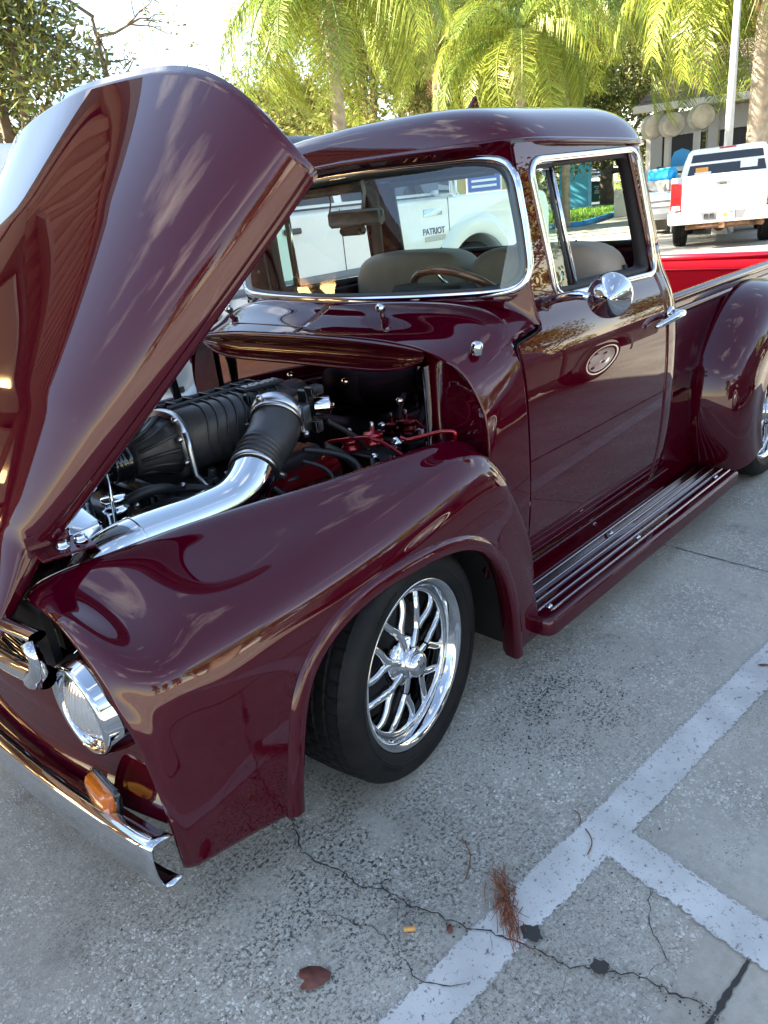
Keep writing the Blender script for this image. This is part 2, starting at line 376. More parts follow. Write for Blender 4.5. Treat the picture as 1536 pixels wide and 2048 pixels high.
ays = np.array([side_y(x, z) for x, z in A2]); ays = np.convolve(np.pad(ays, 4, mode='edge'), np.ones(9)/9, 'valid')
for i, (x, z) in enumerate(A2):
    t = A2[min(i+1, 79)]-A2[max(i-1, 0)]; t = t/np.linalg.norm(t); nx, nz = -t[1], t[0]       # outwards from the arch
    y = ays[i]
    G.append([(x+nx*a, y+b, z+nz*a) for a, b in ((.046, .006), (.043, -.003), (.038, -.010), (.030, -.0145), (.018, -.0165), (.006, -.016), (-.001, -.012), (-.003, -.003), (-.001, .03), (.02, .06))])
lipm = MB().grid(G)
fl, fr_ = both('front_fender', fm, 'paint')
for f_, l_ in ((fl, lipm), (fr_, lipm.mirror())):
    l_.build('arch_lip', 'paint', f_)
    solidify(f_, .004, 0)
# headlight cavity behind the brow edge, rear return of the fender, inner apron
brow = spl(np.array(FS[0])[1:], 60)
ctr = np.array((-.74, -.60, .56))
G = []
for s_, dx in ((0, 0), (.02, .004), (.06, .03), (.10, .085), (.12, .13)):
    G.append([tuple(np.array([p[0]+dx, p[1]+(ctr[1]-p[1])*s_, p[2]+(ctr[2]-p[2])*s_])) for p in brow])
cav = MB().grid(G)
rr = FEN.grid([1.0], np.linspace(.08, 1, 40))[0]
cav2 = MB().grid([[tuple(p) for p in rr], [(p[0]+.004, p[1]+.012, p[2]-.004) for p in rr], [(p[0]-.01, p[1]+.06, p[2]-.01) for p in rr]])
inn = FEN.grid(np.linspace(.05, .93, 60), [0.0])[:, 0]
ap = MB().grid([[tuple(p) for p in inn], [(p[0], p[1]+.012, p[2]-.03) for p in inn], [(p[0], p[1]+.03, .50) for p in inn]])
for f_, mir in ((fl, False), (fr_, True)):
    for nm, mb_, mt in (('headlight_recess', cav, 'paint'), ('rear_return', cav2, 'paint'), ('inner_apron', ap, 'paint')):
        (mb_.mirror() if mir else mb_).build(nm, mt, f_)
# wheel wells: dark liners inside the arch
wl = MB(); GL = []
for a in np.linspace(R(-15), R(195), 30):
    GL.append([(.0+.50*math.cos(a), y, .25+.44*math.sin(a)) for y in (-.845, -.60, -.50)])
wl.grid(GL); wl.box((0, -.49, .35), (1.0, .01, .7))
both('wheel_well', wl, 'dark_under', truck)

# ---- cowl: top, shoulders and sides ahead of the doors
CS = []
for x, zt, w in ((.415, 1.163, .785), (.47, 1.182, .797), (.54, 1.206, .806), (.62, 1.238, .812), (.70, 1.250, .815), (.80, 1.262, .816)):
    q = w/.812
    top = zt
    CS.append([(x, -y*q, z) for y, z in ((0, top), (.2, top-.001), (.4, top-.006), (.55, top-.018), (.655, top-.040), (.725, top-.075), (.772, top-.13), (.800, top-.20), (.8115, .92), (.812, .78), (.803, .58), (.772, .38))])
COWL = Surf(CS)
def surf_pts(S, x, t):      # points at given x along the station direction
    xs = S.C[:, 0, 0]; u = np.interp(x, xs, S.U); return np.einsum('ai,aj,ijk->ak', weights(S.U, u), weights(S.T, t), S.C)
ts = np.linspace(0, 1, 70); tz = np.array([surf_pts(COWL, [.62], [t])[0] for t in ts])
def cowl_end(y, z):
    ay = abs(y)
    if z > 1.121:                   # up to the windscreen base and the front of the door pillar
        return min(np.interp(ay, (0, .3, .55, .68, .735, .775), (.628, .662, .707, .742, .768, .779)), .779)
    return float(np.interp(z, (.36, .42, .6, .9, 1.121), (.667, .661, .653, .642, .636)))
# insert a double row at the notch so the step stays crisp
tn = float(np.interp(-1.121, -tz[:, 2], ts)); ts = np.sort(np.r_[ts, tn-.0006, tn+.0006]); tz = np.array([surf_pts(COWL, [.62], [t])[0] for t in ts])
G = []
def cowl_front(ay, z): return float(np.interp(ay, (0, .55, .70, .78, .82), (.405, .41, .418, .44, .455))) if z > .9 else .455
for t, p in zip(ts, tz):
    x1 = cowl_end(p[1], p[2]); x0 = cowl_front(abs(p[1]), p[2])
    G.append([tuple(v) for v in surf_pts(COWL, np.linspace(x0, x1, 26), [t]*26)])
cm = MB().grid([[v for v in r] for r in G]); cmm = cm.mirror(); cm.add(cmm.V, cmm.F)
cowl = cm.build('cowl', 'paint', truck); solidify(cowl, .004, 0)
# front edge of the cowl folds down into a concave trough, then out again to the firewall lip
prof = [(0, 0), (-.012, -.004), (-.014, -.012), (-.002, -.020), (.022, -.034), (.034, -.055), (.028, -.075), (.006, -.088), (-.016, -.092), (-.022, -.098), (-.014, -.104), (.012, -.106)]
G = []
for yy in np.linspace(-.60, .60, 61):
    p = surf_pts(COWL, [cowl_front(abs(yy), 1.1)], [np.interp(abs(yy), -np.array([surf_pts(COWL, [.42], [t])[0][1] for t in np.linspace(0, .6, 60)]), np.linspace(0, .6, 60))])[0]
    k = max(0, 1-(abs(yy)/.60)**6); G.append([(p[0]+a*(k*.9+.1), yy, p[2]+b*(k*.75+.25)-.002) for a, b in prof])
tr_ = MB().grid(G).build('cowl_trough', 'paint', truck)
fw = MB().box((.452, 0, .80), (.012, 1.14, .56), .004)
firewall = fw.build('firewall', 'firewall_gloss', truck, smooth=False)
# outer faces of the cowl front, beside the firewall
sec = surf_pts(COWL, [.455]*40, np.linspace(.30, .98, 40))
G = [[tuple(p) for p in sec]]
G.append([(p[0]+.002, p[1]+.010, p[2]-.004) for p in sec]); G.append([(p[0]+.03, lerp(p[1], -.66, .45), p[2]-.02) for p in sec]); G.append([(.475, -.56, min(p[2]-.03, 1.07)) for p in sec])
both('cowl_side_face', MB().grid(G), 'paint', truck)
both('firewall_edge', MB().box((.449, -.572, .80), (.03, .012, .56), .004), 'polished_alu', truck)

# ---- cab sides
_zy = s1([.30, .37, .5, .7, .9, 1.0, 1.08, 1.15, 1.20, 1.30, 1.45, 1.60, 1.70], [.742, .766, .795, .812, .816, .812, .800, .777, .757, .740, .719, .697, .680])
def bodyY(x, z):
    x = np.asarray(x, float); z = np.asarray(z, float); y = _zy(z.ravel()).reshape(z.shape)
    lean = np.where(z > 1.15, (z-1.15)*.22, 0); xc = 1.67-lean; r = .15
    d = np.clip((x-xc)/r, 0, 1); y = y-r*(1-np.sqrt(np.maximum(0, 1-d*d)))
    return -y
def ring(outer, inner, n, m_, ease=1.0):
    O = spl_closed_poly(outer, n); I = spl_closed_poly(inner, n); return O, I
def resample(poly, n):
    P = np.asarray(list(poly)+[poly[0]], float); d = np.r_[0, np.cumsum(np.linalg.norm(np.diff(P, axis=0), axis=1))]; q = np.linspace(0, d[-1], n, endpoint=False)
    return np.c_[np.interp(q, d, P[:, 0]), np.interp(q, d, P[:, 1])]
def roundpoly(pts, n=6):
    """polygon with (x, z, radius) corners"""
    out = []; m = len(pts)
    for i in range(m):
        p = np.array(pts[i][:2]); r = pts[i][2]; a = np.array(pts[i-1][:2]); b = np.array(pts[(i+1) % m][:2])
        if r <= 0: out.append(tuple(p)); continue
        u = (a-p)/np.linalg.norm(a-p); v = (b-p)/np.linalg.norm(b-p); ang = math.acos(np.clip(u@v, -1, 1)); L = min(r/math.tan(ang/2), .49*np.linalg.norm(a-p), .49*np.linalg.norm(b-p))
        s = p+u*L; e = p+v*L
        for k in range(n+1):
            t = k/n; out.append(tuple((1-t)**2*s+2*t*(1-t)*p+t*t*e))
    return out
DOOR = roundpoly([(.640, 1.113, .012), (.645, .9, .2), (.657, .6, .2), (.668, .362, .03), (1.1, .338, 0), (1.60, .338, .12), (1.745, .47, .2), (1.772, .70, .25), (1.755, .92, .3), (1.705, 1.08, .2), (1.655, 1.20, .2), (1.635, 1.40, .3), (1.615, 1.55, .2), (1.575, 1.676, .085), (1.2, 1.684, 0), (.797, 1.680, .02), (.793, 1.5, 0), (.788, 1.3, 0), (.788, 1.135, .025)], 5)
WIN = roundpoly([(.925, 1.215, .06), (1.628, 1.200, .06), (1.562, 1.640, .075), (.868, 1.625, .055)], 7)
def wctr(poly): return np.mean(np.array(poly), axis=0)
NN = 220
def by_angle(poly, c, ang):
    """points of a polygon seen from c at the given angles"""
    P = np.array(poly); n = len(P); out = []
    for a in ang:
        d = np.array((math.cos(a), math.sin(a))); best = None
        for i in range(n):
            p = P[i]-c; e = P[(i+1) % n]-P[i]; den = d[0]*e[1]-d[1]*e[0]
            if abs(den) < 1e-12: continue
            t = (p[0]*e[1]-p[1]*e[0])/den; s = (p[0]*d[1]-p[1]*d[0])/den
            if t > 0 and -1e-9 <= s <= 1+1e-9 and (best is None or t > best): best = t
        out.append(c+d*best)
    return np.array(out)
def snap_to(P, poly):
    A = np.array(poly); B = np.roll(A, -1, 0); out = []
    for p in P:
        t = np.clip(((p-A)*(B-A)).sum(1)/np.maximum(((B-A)**2).sum(1), 1e-12), 0, 1); Q = A+t[:, None]*(B-A); d = ((Q-p)**2).sum(1); out.append(Q[d.argmin()])
    return np.array(out)
Oa = resample(DOOR, 260); Ia = resample(WIN, 160)
xs_ = np.linspace(.625, 1.785, 190); zs_ = np.linspace(.325, 1.695, 226)
X_, Z_ = np.meshgrid(xs_, zs_, indexing='ij'); Q2 = np.c_[X_.ravel(), Z_.ravel()]
in_d = np.array([inside(DOOR, *q) for q in Q2]); in_w = np.array([inside(WIN, *q) for q in Q2]); good = in_d & ~in_w
kf = [f for f in gridF(190, 226) if sum(good[i] for i in f) >= 2]
use = sorted(set(i for f in kf for i in f)); bad = [i for i in use if not good[i]]
bo = [i for i in bad if not in_d[i]]; bi = [i for i in bad if in_w[i]]
Q2[bo] = snap_to(Q2[bo], DOOR); Q2[bi] = snap_to(Q2[bi], WIN)
Y2 = bodyY(Q2[:, 0], Q2[:, 1])-.0015; rm = {i: k for k, i in enumerate(use)}
dm = MB().add([(Q2[i, 0], Y2[i], Q2[i, 1]) for i in use], [tuple(rm[i] for i in f) for f in kf])
for poly, offs in ((Oa, (-.0015, .0, .008)), (Ia, (-.0015, .012, .045))):
    dm.grid([[(a, float(yy)+o_, b) for (a, b), yy in zip(poly, bodyY(poly[:, 0], poly[:, 1]))] for o_ in offs], closed_v=True)
door_l, door_r = both('door', dm, 'paint')
# door lower inner panel so the door is closed from inside
di = MB(); Q = np.array([[(x, z) for x in np.linspace(.70, 1.66, 12)] for z in np.linspace(.38, 1.19, 10)])
di.grid([[(a, float(bodyY(a, b))+.07, b) for a, b in r] for r in Q])
di.box((1.28, -.69, 1.195), (.74, .07, .012), .003)
for d_, mir in ((door_l, False), (door_r, True)): (di.mirror() if mir else di).build('door_panel', 'interior_dark', d_)
# dark shut-line recess behind the door edges
G = []
for s_, off in ((1.0, .010), (1.0, .03)):
    pass
cD = np.array((1.2, .95)); rim_o = cD+(Oa-cD)*1.012; rim_i = cD+(Oa-cD)*.985
gl_ = MB().grid([[(a, float(bodyY(a, b))+.007, b) for a, b in rim_o], [(a, float(bodyY(a, b))+.009, b) for a, b in rim_i]], closed_v=True)
both('door_seal', gl_, 'black_rubber', truck)
# chrome reveal round the door window and dark channel
def trim_on(poly, n, prof, y_off, scale_in=1.0):
    P = resample(poly, n); c = wctr(poly); P = c+(P-c)*scale_in
    pts = [(a, float(bodyY(a, b))+y_off, b) for a, b in P]; nr = []
    for a, b in P: nr.append((0, -1, -.14))
    return MB().grid(sweep(pts, prof, nr)+[sweep(pts, prof, nr)[0]], closed_v=True)
halfround = [(-.004, -.0125), (.006, -.012), (.009, -.007), (.010, 0), (.009, .007), (.006, .012), (-.004, .0125)]
tm = trim_on(WIN, 160, halfround, -.001, 1.015)
chn = trim_on(WIN, 160, [(-.05, -.012), (.004, -.012), (.004, .012), (-.05, .012)], .012, .955)
for d_, mir in ((door_l, False), (door_r, True)):
    (tm.mirror() if mir else tm).build('window_trim', 'chrome', d_)
    (chn.mirror() if mir else chn).build('window_channel', 'interior_dark', d_)
# vent window: chrome divider bar and tinted pane
def onbody(x, z, off=0.0): return (x, float(bodyY(x, z))+off, z)
dv = MB().tube([onbody(1.012, 1.628, .018), onbody(1.045, 1.40, .018), onbody(1.075, 1.208, .018)], .0085, 10)
dv2 = MB().tube([onbody(.992, 1.622, .025), onbody(1.022, 1.40, .025), onbody(1.052, 1.212, .025)], .009, 8)
dv3 = MB().tube([onbody(.885, 1.600, .018), onbody(.99, 1.602, .018)], .0075, 8)
vg = MB().grid([[onbody(lerp(.893, .99, s), z, .022) for s in np.linspace(0, 1, 4)] for z in (1.60,)]+[[onbody(lerp(lerp(.925, .893, (z-1.215)/.385), lerp(1.055, .995, (z-1.215)/.385), s), z, .022) for s in np.linspace(0, 1, 4)] for z in np.linspace(1.59, 1.225, 8)])
vl = MB().box(onbody(1.01, 1.245, .03), (.075, .012, .018), .005).box(onbody(1.03, 1.262, .035), (.022, .014, .045), .006)
for d_, mir in ((door_l, False), (door_r, True)):
    for nm, mb_, mt in (('divider_bar', dv, 'chrome'), ('vent_seal', dv2, 'black_rubber'), ('vent_top_rail', dv3, 'chrome'), ('vent_pane', vg, 'glass_tint'), ('vent_latch', vl, 'chrome')):
        (mb_.mirror() if mir else mb_).build(nm, mt, d_)
# door handle: escutcheon, lever with a drooped end, lock button
hx, hz = 1.60, 1.035; hy = float(bodyY(hx, hz))
hb = MB().tube([(hx+.055, hy-.004, hz+.004), (hx+.055, hy-.045, hz+.004)], [.02, .015], 14)
lev = spl([(hx+.068, hy-.047, hz+.006), (hx+.03, hy-.052, hz+.006), (hx-.04, hy-.048, hz), (hx-.10, hy-.036, hz-.010), (hx-.125, hy-.026, hz-.015)], 16)
hb.tube([tuple(p) for p in lev], [.013, .016, .0165, .016, .0155, .015, .0145, .014, .0135, .013, .0125, .012, .0115, .011, .010, .006], 12)
hb.lathe([(.03, 0), (.028, -.008), (.02, -.012), (0.001, -.013)], (hx+.055, hy, hz+.003), (0, 1, 0), 20)
hb.build('door_handle', 'chrome', door_l); hb.mirror().build('door_handle', 'chrome', door_r)
# cone-backed mirror on a slim arm
mo = Vector((.835, -.985, 1.232)); ax = Vector((-.82, -.40, .02)).normalized()
mm = MB().lathe([(.002, .078), (.010, .075), (.026, .058), (.046, .031), (.062, .008), (.0665, -.002), (.067, -.010), (.064, -.014), (.060, -.014)], mo, ax, 48, False, False)
mm.lathe([(.060, -.0135), (.001, -.0135)], mo, ax, 40)
mirr = mm.build('side_mirror', 'chrome', door_l)
arm = MB().tube([tuple(p) for p in spl([(.845, float(bodyY(.86, 1.19))+.005, 1.205), (.81, -.80, 1.222), (.785, -.865, 1.236), (.775, -.92, 1.242), (.775, -.95, 1.238)], 16)], [.020, .019, .0175, .016, .015, .0145, .014, .014, .014, .014, .014, .014, .013, .013, .012, .012], 12)
arm.lathe([(.026, 0), (.024, -.008), (.015, -.012)], (.845, float(bodyY(.86, 1.19)), 1.205), (0, 1, .2), 20)
arm.build('mirror_arm', 'chrome', door_l)

# rocker strips under the doors
G = []
for x in np.linspace(.62, 1.84, 30): G.append([(x, -.755, .335), (x, -.748, .32), (x, -.745, .29), (x, -.735, .275), (x, -.73, .21)])
both('rocker_panel', MB().grid(G), 'paint', truck)

# ---- windscreen: wrap-round curve
WS = [(0, .622, 1.246), (.2, .637, 1.2465), (.4, .668, 1.248), (.56, .704, 1.251), (.67, .735, 1.257), (.722, .757, 1.272), (.744, .772, 1.305), (.742, .781, 1.36), (.728, .786, 1.44), (.708, .790, 1.53), (.690, .793, 1.59), (.665, .796, 1.622), (.61, .798, 1.643), (.45, .796, 1.655), (.2, .79, 1.664), (0, .787, 1.667)]
half = [(x, -y, z) for y, x, z in WS]; full = half+[(x, -y, z) for x, y, z in half[-2:0:-1]]
WSC = spl(full, 200, closed=True)
def ws_half(n):
    return spl(half, n)
gb = spl(half[:8], 30); gt = spl(half[7:][::-1], 30)
G = []
for k in range(30):
    b = gb[k]; t = gt[k]
    row = []
    for s in np.linspace(0, 1, 12): p = b+(t-b)*s; row.append((p[0]-.012*math.sin(math.pi*s)*(1-k/29), p[1], p[2]))
    G.append(row)
gm = MB().grid(G); g2 = gm.mirror(); gm.add(g2.V, g2.F)
ws = gm.build('windscreen', 'glass', truck)
cen = np.array((1.05, 0, 1.45))
nr = [tuple(np.array(p)-np.array((p[0]+.3, p[1]*.55, 1.45+(p[2]-1.45)*.6))) for p in WSC]
nr = []
for p in WSC:
    n_ = Vector((-1.0, p[1]*1.2 if abs(p[1]) > .6 else p[1]*.35, .35)); nr.append(n_)
def closed(G_): return G_+[G_[0]]
trimp = [(-.004, -.012), (.006, -.0115), (.009, -.007), (.010, 0), (.009, .007), (.006, .0115), (-.004, .012)]
MB().grid(closed(sweep([tuple(p) for p in WSC], trimp, nr))).build('windscreen_trim', 'chrome', ws)
WSI = np.array([cen*0+p for p in WSC]); c0 = np.array((.72, 0, 1.455))
seal = [tuple(p+(np.array((p[0], 0, 1.455))-p)*np.array((0, .030, .055))) for p in WSC]
MB().grid(closed(sweep(seal, [(-.008, -.014), (.004, -.010), (.005, .010), (-.008, .014)], nr))).build('windscreen_seal', 'black_rubber', ws)
# painted frame round it (A-pillars, header)
OUT = [(0, .592, 1.230), (.2, .607, 1.229), (.4, .638, 1.224), (.56, .676, 1.214), (.67, .716, 1.197), (.735, .758, 1.170), (.772, .783, 1.150), (.757, .787, 1.215), (.738, .789, 1.30), (.718, .792, 1.45), (.700, .795, 1.58), (.690, .797, 1.64), (.680, .795, 1.678), (.62, .778, 1.690), (.3, .768, 1.700), (0, .766, 1.704)]
oh = [(x, -y, z) for y, x, z in OUT]; of = oh+[(x, -y, z) for x, y, z in oh[-2:0:-1]]
OC = spl(of, 200, closed=True)
G = []
for s in np.linspace(0, 1, 9): G.append([tuple(b+(a-b)*s) for a, b in zip(WSC, OC)])
G.append([(a[0]+.03, a[1]*.985, 1.455+(a[2]-1.455)*.97) for a in WSC]); G.append([(a[0]+.07, a[1]*.97, 1.455+(a[2]-1.455)*.95) for a in WSC])
MB().grid(G, closed_v=True).build('windscreen_frame', 'paint', truck)

# ---- roof: dome with a drip rail and a small visor over the glass
RC = (1.245, 0.0); G = []
def roof_pt(s, a):
    ca, sa = math.cos(a), math.sin(a); n = 2/5.0
    x = RC[0]+(.505 if ca < 0 else .569)*s*math.copysign(abs(ca)**n, ca); y = .695*s*math.copysign(abs(sa)**n, sa)
    zed = 1.684+.012*(1-min(1, abs(y)/.69))-.022*max(0, (x-.9)/.9)+(.012 if x < .85 else 0)*0
    xs_ = (x-RC[0])/(.505 if x < RC[0] else .569); xq = abs(xs_); yq = abs(y)/.695
    return (x, y, zed+(.149+.022*xs_)*max(0, 1-min(1, xq)**7.9)**.364*max(0, 1-min(1, yq)**3.98)**.546*max(0, 1-s**14)**.5)
NA = 160
for s in np.r_[np.linspace(1, .9, 12)**1, np.linspace(.89, .02, 40)]: G.append([roof_pt(s, 2*math.pi*k/NA) for k in range(NA)])
rf = MB().grid(G, closed_v=True); rf.F.append(tuple(len(rf.V)-NA+k for k in range(NA)))
roof = rf.build('roof', 'paint', truck)
# rolled drip rail
edge = [roof_pt(1.0, 2*math.pi*k/NA) for k in range(NA)]
nr2 = [(p[0]-RC[0], p[1]*1.2, 0) for p in edge]
MB().grid(closed(sweep(edge, [(.010, -.006), (.014, 0), (.010, .008), (0, .010), (-.010, .004), (-.012, -.012), (0, -.012)], nr2)), closed_v=True).build('drip_rail', 'paint', roof)
MB().grid([[(RC[0]+(p[0]-RC[0])*s, p[1]*s, p[2]-.012-.0*s+.09*(1-s)) for p in edge] for s in (.97, .8, .5, .1)], closed_v=True).build('headliner', 'headliner', roof)
fin = MB(); prf = [(0, 0), (.075, 0), (.075, .012), (.062, .045), (.055, .050), (.048, .046), (.02, .014)]
fin.prism(prf, lambda a, b, d: (1.41+a, -.05+d, 1.864+b), -.006, .006)
bevel(fin.build('roof_fin', 'paint', roof, smooth=False), .003)

# ---- cab back: corner posts, lower panel, header, wrap-round rear glass
def back_pt(s, z):
    """plan path from the near rear door edge (s=0) round to the middle (s=1)"""
    lean = max(0, z-1.15)*.22; yb = float(_zy([z])[0]); xc = 1.67-lean; r = .15
    L1 = .06; L2 = r*math.pi/2; L3 = yb-r; tot = L1+L2+L3; d = s*tot
    if d < L1: return (xc-L1+d, -yb, z)
    if d < L1+L2: a = (d-L1)/r; return (xc+r*math.sin(a), -(yb-r+r*math.cos(a)), z)
    d -= L1+L2; return (xc+r+.03*(1-(1-d/L3)**2), -(yb-r-d), z)
def bpanel(z0, z1, s0, s1_, nz, ns):
    return [[back_pt(s, z) for s in np.linspace(s0, s1_, ns)] for z in np.linspace(z0, z1, nz)]
bp_ = MB(); bp_.grid(bpanel(.34, 1.295, .0, 1, 30, 40)); bp_.grid(bpanel(1.295, 1.672, .0, .22, 14, 12)); bp_.grid(bpanel(1.64, 1.675, .22, 1, 4, 34))
m2 = bp_.mirror(); bp_.add(m2.V, m2.F)
backp = solidify(bp_.build('cab_back', 'paint', truck), .006, 0)
rg = MB().grid(bpanel(1.295, 1.64, .22, 1, 8, 30)); m2 = rg.mirror(); rg.add(m2.V, m2.F); rgo = rg.build('rear_window', 'glass', truck)
loop = [back_pt(s, 1.30) for s in np.linspace(1, .235, 30)]+[back_pt(.222, z) for z in np.linspace(1.32, 1.62, 12)]+[back_pt(s, 1.637) for s in np.linspace(.235, 1, 30)]
loop = loop+[(x, -y, z) for x, y, z in loop[::-1]][1:-1]
MB().grid(closed(sweep(loop, circ(.012, 8), [(p[0]-1.3, p[1], 0) for p in loop])), closed_v=True).build('rear_window_seal', 'black_rubber', rgo)

# ---- running boards with bright ribs and bolts
def rboard():
    m_ = MB(); pl = roundpoly([(.575, -.70, 0), (.575, -.925, .05), (2.235, -.925, .02), (2.235, -.70, 0)], 8)
    n = len(pl); c_ = np.array((1.4, -.80)); lay = [(.0, .150), (.0, .198), (.004, .207), (.010, .211), (.016, .212)]
    G_ = []
    for inset, z in lay:
        row = []
        for a, b in pl: row.append((a+(inset if a < 1.4 else -inset), b+(inset if b < -.75 else 0), z))
        G_.append(row)
    m_.grid(G_, closed_v=True); m_.F.append(tuple(len(m_.V)-n+k for k in range(n))); return m_
rbm = rboard(); rbl, rbr = both('running_board', rbm, 'paint', truck)
ribs = [(-.735, .60), (-.775, .60), (-.812, .60), (-.848, .615), (-.884, .64)]
for i, (y, x0) in enumerate(ribs):
    for rb_, sg in ((rbl, 1), (rbr, -1)):
        m_ = MB(); prof = [(-.0055, 0), (-.0048, .004), (-.002, .006), (.002, .006), (.0048, .004), (.0055, 0)]
        x1 = 2.215; G_ = [[(x0, sg*y+a*.2, .2105) for a, b in prof]]+[[(x, sg*y+a, .212+b) for a, b in prof] for x in np.linspace(x0+.012, x1, 24)]
        m_.grid(G_).build('rib', 'rib_metal', rb_)
for x, y in ((.63, -.755), (.665, -.865), (1.32, -.865), (1.30, -.757), (2.1, -.865)):
    MB().lathe([(.0115, 0), (.011, .004), (.007, .008), (.001, .009)], (x, y, .212), (0, 0, 1), 16).build('bolt', 'chrome', rbl)

# ---- hood, tipped forward about its nose
TH = R(47.5); HX, HZ = -.748, .912
def hpt(s, y, n): return (HX+s*math.cos(TH)-n*math.sin(TH), y, HZ+s*math.sin(TH)+n*math.cos(TH))
def hood_sec(v, k):
    """v: 0 nose .. 1 rear, k: -1..1 across"""
    S = .985; wdt = .415+(.772-.415)*max(0, v)**.88; N = float(np.interp(v, (-.2, 0, .3, .7, 1), (.02, .10, .165, .215, .238)))
    a = math.sin(k*math.pi/2); pp = 3.4
    y = wdt*a; n = N*max(0.0, 1-abs(a)**pp)**(1/2.2)
    n += .014*math.exp(-(y/.20)**2)*max(0, v)
    bow = .150*(1-min(1, abs(y)/wdt)**4)
    s = v*(S+bow*max(0, v))
    return s, y, n
HV, HK = np.linspace(-.2, 1, 60), np.linspace(-1, 1, 161)
G = [[hpt(*hood_sec(v, k)) for k in HK] for v in HV]
hood = MB().grid(G).build('hood', 'paint', truck); solidify(hood, .004, -1)
# rolled edge flange round the sides and the back
edge = [hood_sec(v, -1) for v in HV]+[hood_sec(1, k) for k in HK[1:-1]]+[hood_sec(v, 1) for v in HV[::-1]]
G = []
for s, y, n in edge:
    ins = .03; yc = y*(1-.035*(abs(y) > .2)); G.append([hpt(s, y, n), hpt(s+.002, y*1.002, n-.008), hpt(s-.004, y*.998, n-.020), hpt(s-.020, yc, n-.030), hpt(s-.045, y*.90, n-.028), hpt(s-.05, y*.89, n-.012)])
MB().grid(G).build('hood_flange', 'paint', hood)
# inner skin with bracing
G = [[hpt(s*.97, y*.95, n-.022) for s, y, n in [hood_sec(v, k) for k in np.linspace(-.97, .97, 41)]] for v in np.linspace(-.15, .97, 30)]
MB().grid(G).build('hood_liner', 'paint', hood)
hbm = MB()
for k in (-.55, .55): hbm.tube([hpt(s, y, n-.04) for s, y, n in [hood_sec(v, k) for v in np.linspace(.1, .9, 12)]], .022, 8)
hbm.build('hood_brace', 'paint', hood)
# hinge plates bolted to the fender tops
for sg in (1, -1):
    hg = MB().box((-.705, -sg*.452, .902), (.125, .07, .008), .002, Matrix.Rotation(R(4), 3, 'Y') @ Matrix.Rotation(sg*R(10), 3, 'X')).box((-.725, -sg*.425, .92), (.10, .006, .05), .002)
    ho = hg.build('hood_hinge', 'paint', truck, smooth=False)
    if sg == 1:
        for bx_ in (-.705, -.662):
            b_ = MB().lathe([(.016, 0), (.016, .003), (.0115, .0032), (.0115, .012), (.009, .014), (.001, .014)], (bx_, -.452, .906), (-.08, -.15, 1), 6 if False else 12)
            b_.build('bolt', 'chrome', ho)

